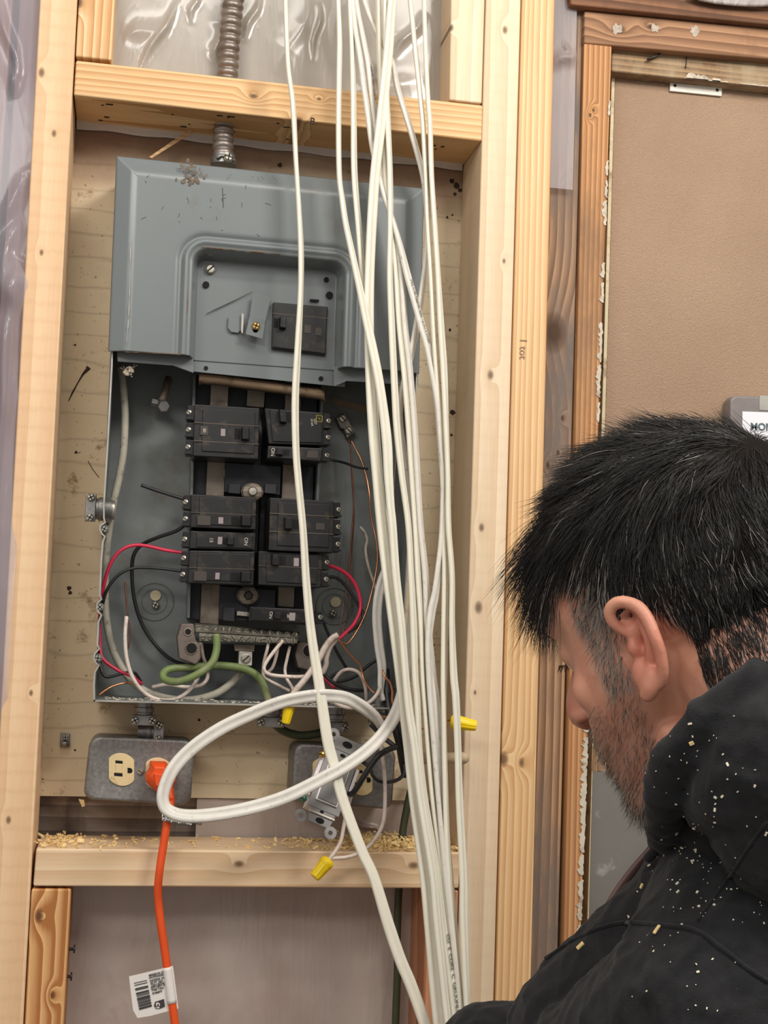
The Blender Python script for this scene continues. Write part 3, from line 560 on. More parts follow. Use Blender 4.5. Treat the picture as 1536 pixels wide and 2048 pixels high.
for _ in range(26):
    x, y = random.uniform(270, 560), random.uniform(345, 470); L_ = random.uniform(3, 14); a = random.uniform(0, 6.3)
    mb.tube([P(x, y, YL-.0136), P(x+L_*math.cos(a), y+L_*math.sin(a), YL-.0136)], .00016, 4)
mb.build('scratch', pbr('scratch', srgb(66, 64, 62), .7), PAN, label='dark scratches')
mb = MB()                            # brown dust stain
for _ in range(46):
    x, y = random.gauss(379, 13), random.gauss(352, 14); q = P(x, y, YL-.0139); mb.ell(q, np.eye(3), (random.uniform(.0006, .0022), .0003, random.uniform(.0008, .003)), 7, 4)
mb.build('mud_stain', pbr('mud', srgb(110, 96, 82), .9, var=.3, vs=300), PAN, label='brown mud stain')
# inside: rails, insulator bed, bus bars, lugs
def ipart(name, pts, y, d, mat, bevel=.0005, **k): return cpart(name, pts, y, d, mat, bevel, **k)
for px in ((386, 750, 374, 1236), (643, 765, 622, 1215)):
    a, b, c, d = px; ipart('rail', [(a, b), (a+6, b), (c+6, d), (c, d)], -.034, .03, M_box)
for rows in (((392, 750), (424, 752), (400, 1240), (375, 1236)), ((457, 752), (498, 756), (482, 1240), (437, 1236)), ((532, 758), (572, 762), (556, 1230), (512, 1226)), ((602, 765), (636, 768), (616, 1220), (588, 1218))):
    ipart('insulator', list(rows), -.022, .018, M_ins)
ipart('bus_bar', [(423, 750), (458, 753), (437, 1250), (400, 1246)], -.030, .004, M_tin)
ipart('bus_bar', [(572, 760), (603, 764), (588, 1215), (555, 1212)], -.030, .004, M_tin)
ipart('bus_stub', [(497, 754), (532, 758), (528, 815), (493, 812)], -.030, .004, M_tin)
ipart('bus_finger', [(445, 938), (482, 940), (486, 946), (530, 950), (529, 958), (484, 954), (476, 957), (446, 955)], -.034, .003, M_tin)
for y0, y1 in ((925, 990), (1172, 1245)):
    dx = -(y0-925)*.045
    ipart('insulator_block', [(452+dx, y0), (562+dx, y0+8), (560+dx, y1), (449+dx, y1-6)], -.040, .012, M_ins)
    for ox in (0, 72): ipart('insulator_post', [(458+dx+ox, y0+42), (481+dx+ox, y0+43), (480+dx+ox, y1-2), (457+dx+ox, y1-4)], -.050, .012, M_ins)
    cx_, cy_ = 505+dx*.75, y0+58 if y0 < 1000 else 1191
    mb = MB(); q = P(cx_, cy_, -.052); mb.ell(q+np.array([0, .004, 0]), np.eye(3), (.0125, .006, .010), 10, 6); mb.build('lug_clamp', M_tin, PAN, smooth=False)
    mb = MB(); mb.lathe(q, (0, -1, 0), [(-.001, .0052), (.003, .0052), (.0042, .004), (.0045, .0001)], 6 if y0 > 1000 else 16); mb.build('lug_screw', M_zinc if y0 < 1000 else M_nail, PAN)
ipart('bus_finger', [(474, 1222), (496, 1224), (495, 1233), (473, 1231)], -.046, .003, M_zinc)
# embossed mounting dimples with disc and screw
for cx_, cy_, sx, sy in ((309, 1203, 311, 1210), (669, 1212, 667, 1226)):
    mb = MB(); q = P(cx_, cy_, -.0034)
    mb.tube([q+np.array([math.cos(t)*.0205, 0, math.sin(t)*.0205]) for t in np.linspace(0, 2*math.pi, 40)], .0009, 6); mb.tube([q+np.array([math.cos(t)*.0135, 0, math.sin(t)*.0135]) for t in np.linspace(0, 2*math.pi, 36)], .0005, 6); mb.build('mounting_dimple', M_box, PAN, smooth=True)
    mb = MB(); mb.lathe(P(cx_+(2 if cx_ < 400 else 2), cy_-(12 if cx_ < 400 else 8), -.0045), (0, -1, 0), [(-.001, .0058), (.0006, .0058), (.0008, .0001)], 22); mb.build('knockout_disc', pbr('beige_disc', srgb(198, 184, 152), .6), PAN, label='beige round disc')
    mb = MB(); screw(mb, P(sx, sy, -.006), .0042, cross=True, slot=.4, h=.0022); mb.build('mounting_screw', [M_zinc, M_slot], PAN)
# hooked bolt in the upper left of the box
mb = MB(); mb.tube([P(337, 756, -.02), P(331, 780, -.028), P(323, 802, -.036)], [.0038, .004, .0042], 10); mb.build('bolt_shank', pbr('rusty_bolt', srgb(140, 122, 110), .6, .5, dirt=srgb(96, 70, 56), ds=120), PAN, smooth=True)
mb = MB(); mb.lathe(P(327, 812, -.040), P(331, 814, -.06)-P(326, 809, -.04), [(-.008, .0068), (.001, .0068), (.003, .006)], 6); mb.lathe(P(311, 806, -.03), (1, 0, -.2), [(-.004, .0052), (.004, .0052)], 6); mb.build('bolt_nut', M_steel, PAN)
# paper roll under the cover edge, and the label on the box back
M_paper = pbr('brown_paper', srgb(150, 126, 100), .85, var=.15, dirt=srgb(96, 78, 62), ds=60, bump=.3, bs=120)
mb = MB(); g = np.array([[P(x, y+dy+(x-400)*.113, YR+.012+dd) for dy, dd in ((-6, .004), (1, -.001), (7, -.0015), (15, .003), (19, .010))] for x, y in ((398, 752), (404, 749), (440, 748), (500, 750), (560, 751), (600, 753), (640, 754), (649, 758))]); mb.grid(g)
o = mb.build('paper_roll', M_paper, PAN, smooth=True, label='torn brown paper edge'); s_ = o.modifiers.new('t', 'SOLIDIFY'); s_.thickness = .0012
ipart('box_label', [(666, 795), (735, 812), (735, 826), (668, 808)], -.0042, .0006, pbr('old_label', srgb(140, 116, 94), .8), label='faded brown label')
# neutral bar
NBx = lambda x: 12+(x-388)*.081
mb = MB(); mb.hexa([P(389, 1246, -.045), P(599, 1264, -.045), P(597, 1276, -.062), P(391, 1263, -.062)], [P(389, 1246, -.04), P(599, 1264, -.04), P(597, 1276, -.052), P(391, 1263, -.052)])
mb.hexa([P(398, 1265, -.060), P(596, 1277, -.060), P(594, 1287, -.060), P(399, 1282, -.060)], [P(398, 1265, -.045), P(596, 1277, -.045), P(594, 1287, -.045), P(399, 1282, -.045)])
NB = mb.build('neutral_bar', M_alu, PAN, bevel=.0005)
s0 = None
for row in range(2):
    for i in range(13):
        t = i/12; x = (396+t*194) if row == 0 else (406+t*180); y = (1256+t*14) if row == 0 else (1274+t*8)
        q = P(x, y, -.055 if row == 0 else -.0602)
        if s0 is None:
            mb = MB(); screw(mb, np.zeros(3), .0034, ax=(0, -1, .0) , slot=.4, h=.0016); mb2 = mb
            s0 = mb.build('screw', [M_alu, M_slot], NB); s0.data.transform(Matrix.Translation(Vector(ORG[NB.name]))); s = s0
        else: s = s0.copy(); COL.objects.link(s); s.parent = NB
        s.location = Vector(q-ORG[NB.name]); s.rotation_euler = (-.7 if row == 0 else 0, random.uniform(-1.5, 1.5), 0)
def lug(pts, holes, y, name='lug_block'):
    o = cpart(name, pts, y, .03, pbr('oxidised_lug', srgb(112, 100, 92), .6, .3, var=.2, vs=80), .002)
    for px, py, r in holes:
        mb = MB(); mb.lathe(P(px, py, y-.0006), (0, 1, 0), [(0, r), (.004, r)], 18); mb.build('lug_hole', M_hole, o)
        mb = MB(); q = P(px, py, y-.0004); mb.tube([q+np.array([math.cos(t)*r*1.12, 0, math.sin(t)*r*1.12]) for t in np.linspace(0, 2*math.pi, 24)], .0007, 6); mb.build('lug_rim', M_tin, o, smooth=True)
    return o
lug([(362, 1247), (388, 1247), (392, 1282), (401, 1288), (402, 1318), (392, 1330), (358, 1318), (354, 1275)], [(376, 1264, .0034), (383, 1297, .0055)], -.058)
lug([(596, 1282), (640, 1290), (642, 1336), (630, 1345), (596, 1336), (590, 1310)], [(618, 1302, .0062)], -.040)
ipart('ground_plate', [(478, 1302), (505, 1304), (504, 1332), (477, 1330)], -.050, .012, pbr('bright_plate', srgb(190, 186, 176), .5, .4), .001)
mb = MB(); screw(mb, P(491.5, 1317, -.050), .0056, slot=-.75, h=.002); mb.build('ground_screw', [M_zinc, M_slot], PAN)
ipart('neutral_strap', [(468, 1288), (510, 1290), (508, 1304), (470, 1302)], -.046, .01, M_tin)
ipart('bed_base', [(398, 1288), (596, 1292), (600, 1345), (404, 1330)], -.012, .008, M_ins)
lg = ipart('ground_lug', [(672, 836), (691, 824), (698, 840), (703, 851), (711, 862), (705, 868), (694, 877), (688, 858), (681, 856)], -.016, .012, M_alu, .001)
for px, py, r in ((685, 837, .0045), (697, 861, .0046)):
    mb = MB(); screw(mb, P(px, py, -.0165), r, slot=.7, h=.002); mb.build('lug_screw', [M_zinc, M_slot], PAN)
# small debris: fluff and grit on the bottom of the box
M_dust = pbr('pale_fluff', srgb(196, 184, 164), .9, var=.2, vs=300)
mb = MB()
for _ in range(150):
    x = random.uniform(200, 760); q = P(x, 1400, YL+random.uniform(.003, .05)); q[2] = P(x, 1403+(x-187)*.026, YL)[2]+.002; r = random.uniform(.0005, .0016); mb.ell(q, np.eye(3), (r*random.uniform(.8, 2), r, r*.6), 6, 4)
tag(mb.build('debris', M_dust), 'crumbs and dust lying along the bottom lip of the breaker panel', 'debris', kind='stuff')
mb = MB()
for _ in range(22): mb.ell(P(random.gauss(257, 5), random.gauss(742, 5), YL+.01), np.eye(3), (random.uniform(.0005, .0022),)*3, 6, 4)
for a, b in (((246, 732), (262, 752)), ((270, 728), (254, 748)), ((240, 735), (258, 744)), ((275, 730), (258, 742))): mb.tube([P(*a, YL+.006), P(*b, YL+.012)], .0002, 4)
tag(mb.build('cobweb_fluff', M_dust), 'pale clump of cobweb fluff under the left of the panel cover', 'fluff')

# ---------------------------------------------------------------- breakers
def breaker(cs, y, dpt, label, poles, side, handles=(), windows=(), lines=(), plates=((.13, .08, .93, .9),), texts=(), new=False, name='circuit_breaker', terms=None, marks=True):
    """cs: traced corners of the front (tl, tr, br, bl); u runs left to right, v down, in fractions of the face"""
    c = [P(*q, y) for q in cs]
    def b(u, v, e=0.): return (1-u)*(1-v)*c[0]+u*(1-v)*c[1]+u*v*c[2]+(1-u)*v*c[3]+np.array([0, -e, 0])
    root = empty(name, (c[2]+c[3])/2+np.array([0, dpt/2, 0])); tag(root, label, 'circuit breaker', 'circuit breakers in the panel')
    def rect(u0, v0, u1, v1, e0, e1, nm, mat, bevel=.0004, lab=None):
        mb = MB(); mb.hexa([b(u0, v0, e1), b(u1, v0, e1), b(u1, v1, e1), b(u0, v1, e1)], [b(u0, v0, e0), b(u1, v0, e0), b(u1, v1, e0), b(u0, v1, e0)]); return mb.build(nm, mat, root, bevel=bevel, label=lab)
    m1 = M_blk2 if new else M_blk
    rect(0, 0, 1, 1, -dpt, 0, 'body', m1, .0012)
    for q in plates: rect(*q, -.001, .0016, 'face_plate', m1, .0006)
    for v in lines: rect(-.0, v-.006, 1.0, v+.006, 0, .0019, 'joint_line', pbr_line, 0)
    for (u, v, w, h) in handles:
        mb = MB(); mb.hexa([b(u+w*.12, v+h*.06, .0095), b(u+w*.88, v+h*.06, .0095), b(u+w*.88, v+h*.94, .0095), b(u+w*.12, v+h*.94, .0095)], [b(u, v, .001), b(u+w, v, .001), b(u+w, v+h, .001), b(u, v+h, .001)]); mb.build('handle', M_blk2, root, bevel=.0007)
        rect(u-w*.75 if side == 'L' else u+w*1.1, v+h*.12, u-w*.05 if side == 'L' else u+w*1.8, v+h*.9, .0005, .0018, 'handle_slot', M_hole, 0)
    for (u, v, w, h, kind) in windows:
        rect(u, v, u+w, v+h, .0005, .0022, 'trip_window' if kind == 'w' else 'rating_plate', M_win if kind == 'w' else M_plate, .0002, 'pale window' if kind == 'w' else None)
    for (txt, u, v, sz, rot, col) in texts:
        mb = MB(); X = unit(c[1]-c[0]); Y = -unit(c[3]-c[0]); 
        if rot: X, Y = (-Y, X) if rot > 0 else (Y, -X)
        put_text(mb, txt, b(u, v, .0024), X, Y, sz, 0, .00012); mb.build('marking', M_yel if col else M_prt, root)
    # terminals along the outer side
    n = terms if terms is not None else poles
    for i in range(n):
        v = (i+.5)/n; s = 0. if side == 'L' else 1.; g = -1 if side == 'L' else 1; wu = .06*.062/np.linalg.norm(c[1]-c[0])*1.0
        q = b(s, v, -.012)
        h = np.linalg.norm(c[3]-c[0])/n
        mb = MB(); mb.box(q+X_*g*.003, np.eye(3), (.0042, .010, h*.43)); mb.build('terminal_housing', M_blk2, root, bevel=.0006)
        mb = MB(); mb.box(q+X_*g*.0052+np.array([0, -.008, -h*.33]), np.eye(3), (.0036, .004, .0011)); mb.build('terminal_rib', M_blk, root)
        mb = MB(); screw(mb, q+X_*g*.0055+np.array([0, -.0098, h*.02]), .0029, ax=(.5*g, -1, .1), slot=.5, h=.0014); mb.build('terminal_screw', [M_zinc, M_slot], root)
    return root, b
pbr_line = pbr('dust_line', srgb(104, 92, 80), .8); M_win = pbr('pale_window', srgb(150, 138, 138), .4); M_plate = pbr('rating_plate', srgb(66, 58, 52), .5, var=.1); M_prt = pbr('pale_print', srgb(170, 162, 154), .6); M_yel = pbr('yellow_print', srgb(176, 160, 60), .6)
YB = -.082
breaker([(389, 808), (519, 816), (517, 919), (386, 912)], YB, .05, 'wide black three-pole breaker, top of the left row', 3, 'L', handles=[(.72, .40, .13, .26)], windows=[(.10, .42, .12, .17, 'p'), (.41, .45, .07, .14, 'w')], lines=[.36, .71], texts=[('80', .16, .505, .0042, 1, 0)])
breaker([(382, 988), (513, 995), (512, 1060), (381, 1055)], YB, .05, 'black two-pole breaker, second down the left row', 2, 'L', handles=[(.75, .58, .18, .34)], windows=[(.10, .64, .2, .28, 'p'), (.42, .66, .075, .2, 'w')], lines=[.55])
breaker([(381, 1061), (512, 1066), (510, 1100.5), (379, 1097.5)], YB+.003, .047, 'narrow single breaker marked ON, squeezed in the left row', 1, 'L', handles=[(.55, .28, .12, .5)], windows=[(.42, .3, .07, .42, 'w')], plates=[(.1, .12, .95, .9)], texts=[('ON', .85, .52, .0055, 1, 0), ('15', .32, .5, .0052, 1, 0)])
breaker([(379, 1100.5), (510, 1103), (507, 1171), (375, 1166)], YB, .05, 'black two-pole breaker with red and black wires, bottom of the left row', 2, 'L', handles=[(.78, .60, .18, .32)], windows=[(.09, .64, .19, .28, 'p'), (.41, .66, .065, .2, 'w')], lines=[.53])
breaker([(529, 816), (648, 825), (646, 891), (537, 888)], YB, .05, 'clean black two-pole breaker with yellow logo, top of the right row', 2, 'R', handles=[(.22, .02, .13, .40)], lines=(), plates=[(.08, .04, .97, .93)], texts=[('10 kA', .79, .33, .0034, 1, 0), ('QO', .85, .30, .0038, 1, 0)], new=True)
r5 = P(639, 837, YB-.0026); mb = MB()
for a, b in (((633, 831), (645, 832)), ((645, 832), (644, 844)), ((644, 844), (632, 843)), ((632, 843), (633, 831)), ((637, 835), (640, 840))): mb.tube([P(*a, YB-.0024), P(*b, YB-.0024)], .0004, 4)
brs = [o for o in bpy.data.objects if o.name.startswith('circuit_breaker') and o.type == 'EMPTY']
mb.build('logo', M_yel, brs[-1], label='yellow square logo')
breaker([(536, 891), (647, 896), (642, 925), (534, 917)], YB+.002, .047, 'narrow dusty single breaker below the yellow-logo breaker', 1, 'R', handles=[(.14, .2, .14, .55)], windows=[(.72, .25, .2, .5, 'p')], plates=[(.06, .1, .98, .92)], texts=[('ON', .09, .5, .0056, 1, 0)])
breaker([(540, 995), (668, 1002), (666, 1106), (537, 1101)], YB-.006, .058, 'wide black three-pole breaker, middle of the right row', 3, 'R', handles=[(.22, .36, .13, .24)], windows=[(.72, .44, .14, .13, 'p')], lines=[.30, .64])
breaker([(517, 1101.5), (645, 1108), (642, 1176), (516, 1170)], YB, .05, 'black two-pole breaker with red wire, lower right row', 2, 'R', handles=[(.19, .07, .13, .36)], windows=[(.55, .16, .08, .24, 'w')], lines=[.43])
breaker([(500, 1213), (632, 1219), (630, 1251), (497, 1243)], YB+.014, .036, 'slim shiny single breaker sitting alone above the neutral bar', 1, 'R', handles=[(.36, .25, .12, .5)], windows=[(.60, .28, .09, .5, 'w')], plates=[(.03, .1, .97, .9)], texts=[('ON', .32, .5, .0048, 1, 0), ('20', .585, .5, .0042, 1, 0), ('QO', .86, .5, .0042, 1, 0)], new=True)
# main breaker in the cover recess
_, bb = breaker([(546, 604), (656, 613), (652, 711), (543, 697)], YR-.004, .03, 'black main breaker set into the recess of the upper cover', 2, 'L', handles=[(.115, .32, .13, .26)], windows=[(.58, .43, .12, .17, 'p'), (.78, .46, .12, .16, 'p')], lines=[.25], plates=[(.02, .03, .98, .97)], terms=0, name='main_breaker')
mb = MB(); mb.px([(620, 598), (638, 599), (638, 603), (620, 602)], YR-.002, .002); mb.build('cover_slot', M_hole, PAN)

# ---------------------------------------------------------------- flexible conduit and box connectors
M_flex = pbr('flex_conduit', srgb(150, 140, 132), .42, .7, var=.15, vs=60, dirt=srgb(110, 96, 86), ds=40)
CON = empty('flexible_conduit', P(455, 325, -.045)); tag(CON, 'ribbed steel flexible conduit rising from the top of the breaker panel', 'conduit')
pth = cr([P(x, y, yy) for x, y, yy in ((500, -420, -.06), (486, -160, -.062), (467, 0, -.060), (459, 90, -.056), (455, 160, -.052), (448, 245, -.048), (446, 290, -.05), (447, 325, -.052))], 60)
L_ = np.concatenate([[0], np.cumsum(np.linalg.norm(np.diff(pth, axis=0), axis=1))]); s_ = np.arange(0, L_[-1], .0011); pth = np.stack([np.interp(s_, L_, pth[:, i]) for i in range(3)], 1)
ph = (s_/.0092) % 1; rr = .0098+.0021*np.where(ph < .75, np.sin(ph/.75*math.pi)**.5, 0)
mb = MB(); mb.tube(pth, rr, 22); mb.build('ribbed_sleeve', M_flex, CON, smooth=True)
mb = MB(); q = P(447, 325, -.052); mb.lathe(q, (0, 0, 1), [(-.004, .0145), (.003, .0145), (.0035, .0130), (.008, .0130), (.0085, .012)], 22); mb.build('connector_collar', M_steel, CON, bevel=.0005)
mb = MB(); mb.tube([P(x, y, -.067) for x, y in ((432, 316), (442, 311), (455, 313), (470, 322))], .0021, 8); mb.build('clamp_strap', M_steel, CON, smooth=True)
mb = MB(); screw(mb, P(456, 317, -.068), .0052, cross=True, slot=.2, h=.004, ax=(.2, -1, .3)); mb.build('clamp_screw', [M_zinc, M_slot], CON)
def connector(cx, cy, y, axis, r, sc, label, name='cable_connector', mat=None, extra=True):
    """strap-type cable connector: threaded ring, two saddle straps, screws; axis points away from the box"""
    mat = mat or M_steel; axis = unit(axis); R = empty(name, P(cx, cy, y)); q = ORG[R.name]; side = unit(np.cross(axis, [0, 1, 0]))
    mb = MB(); mb.lathe(q, axis, [(-.012, r*.86), (-.003, r*.86), (-.003, r), (.002, r), (.002, r*.9), (.014, r*.9)], 20); mb.build('ring', mat, R, bevel=.0004)
    mb = MB(); mb.box(q+axis*.010+np.array([0, -r*.75, 0]), [axis, [0, 1, 0], side], (.0055, .0035, r*1.15)); mb.build('saddle_strap', mat, R, bevel=.001)
    for s in (-1, 1):
        mb = MB(); screw(mb, q+axis*.010+side*s*r*.85+np.array([0, -r*.75-.004, 0]), .0042, cross=True, slot=.5*s, h=.003); mb.build('screw', [M_zinc, M_slot], R)
    return tag(R, label, 'cable connector', 'cable connectors')
connector(201, 1018, -.06, (-1, 0, 0), .0125, 1, 'steel cable connector on the left side of the breaker panel')
connector(288, 1420, -.05, (0, 0, -1), .0105, 1, 'grimy cable connector under the panel, just above the left outlet box')
connector(540, 1424, -.05, (0, 0, -1), .0125, 1, 'cable connector under the panel that grips the thick green ground cable')
connector(668, 1434, -.045, (0, 0, -1), .0125, 1, 'dark cable connector under the panel, behind the hanging switch')
connector(758, 1416, -.05, (0, 0, -1), .011, 1, 'cable connector at the panel bottom right corner, behind black wires')
connector(298, 1462, -.04, (1, 0, 0), .0085, 1, 'grimy cable clamp on top of the left outlet box', name='cable_clamp')
# locknut ring inside, left
mb = MB(); mb.lathe(P(216, 1020, -.055), (1, 0, 0), [(-.002, .0135), (.0025, .0135), (.0035, .011)], 20); mb.lathe(P(222, 1020, -.055), (1, 0, 0), [(-.002, .0105), (.004, .0105)], 20); mb.build('locknut', M_zinc, PAN, bevel=.0004)
# hold-down clip on the plywood
CL = empty('cable_clip', P(130, 1494, 0)); mb = MB(); mb.px([(121, 1465), (140, 1467), (139, 1483), (120, 1482)], -.004, .004); mb.build('plate', M_steel, CL, bevel=.0006)
mb = MB(); g = np.array([[P(x, y, yy) for x in (120, 129, 139)] for y, yy in ((1481, -.004), (1483, -.008), (1487, -.0095), (1492, -.008), (1495, -.001))]); mb.grid(g); o = mb.build('hump', M_steel, CL, smooth=True); s_ = o.modifiers.new('t', 'SOLIDIFY'); s_.thickness = .001
mb = MB(); screw(mb, P(131, 1474, -.005), .0034, cross=True, h=.003); mb.build('screw', [M_zinc, M_slot], CL); tag(CL, 'small steel cable clip screwed to the plywood left of the outlet box', 'clip')
# splinter of wood lying on the panel top
mb = MB(); mb.hexa([P(298, 314, -.03), P(304, 316, -.03), P(386, 265, -.02), P(380, 258, -.02)], [P(298, 314, -.028), P(304, 316, -.028), P(386, 265, -.018), P(380, 258, -.018)])
tag(mb.build('wood_splinter', wood('splinter_wood', srgb(230, 196, 148), srgb(186, 140, 90), axis=0, rings=60)), 'thin wood splinter leaning above the top left of the panel', 'splinter')
# ================================================================ white cables
M_nm = pbr('white_sheath', srgb(226, 221, 204), .36, var=.03, vs=60, coat=.1)
M_nm2 = pbr('white_sheath_dusty', srgb(216, 211, 202), .42, var=.05, vs=90, dirt=srgb(170, 164, 158), ds=150, dlo=.6, dhi=.75)
M_prtd = pbr('cable_print', srgb(120, 116, 104), .6)
def yc_of(py): return float(np.interp(py, [-200, 0, 400, 1000, 1500, 2048, 2400], [-.128, -.130, -.140, -.150, -.165, -.195, -.21]))
def cable_path(pts, off, n=10):
    """pts: (px, py, width px[, extra depth])"""
    a = cr([(q[0], q[1], q[2], q[3] if len(q) > 3 else 0.) for q in pts], n)
    return np.array([P(x, y, yc_of(y)-off-e) for x, y, w, e in a]), a[:, 2]
def flat_cable(name, path, wpx, Wd, Hd, mat, label, group, cat='cable', parent=None, end=None):
    t, B, N = frames(path, (0, -1, .12)); v = []; m = 28
    th = np.linspace(0, 2*math.pi, m, endpoint=False)
    ca, sa = np.cos(th), np.sin(th)
    px = np.sign(ca)*np.abs(ca)**.75; groove = 1-.46*np.exp(-(ca/.20)**2)
    py_ = np.sign(sa)*np.abs(sa)**.8*groove
    wl = np.array([w*depth(p)/F_PX for w, p in zip(wpx, path)]); c2 = np.clip((wl**2-Hd**2)/(Wd**2-Hd**2), 0, 1); ang = np.arccos(np.sqrt(c2))
    k = np.ones(7)/7; ang = np.convolve(np.pad(ang, 3, 'edge'), k, 'valid')
    mb = MB()
    for i in range(len(path)):
        b = B[i]*math.cos(ang[i])+N[i]*math.sin(ang[i]); n = -B[i]*math.sin(ang[i])+N[i]*math.cos(ang[i])
        v.extend(path[i]+np.outer(px*Wd/2, b)+np.outer(py_*Hd/2, n))
    f = [(i*m+j, i*m+(j+1) % m, (i+1)*m+(j+1) % m, (i+1)*m+j) for i in range(len(path)-1) for j in range(m)]
    f += [tuple(range(m-1, -1, -1)), tuple((len(path)-1)*m+j for j in range(m))]
    mb.add(v, f); o = mb.build(name, mat, parent, smooth=True)
    if parent is None: tag(o, label, cat, group)
    return o, ang, B, N
WG = 'white cables hanging in front of the panel'
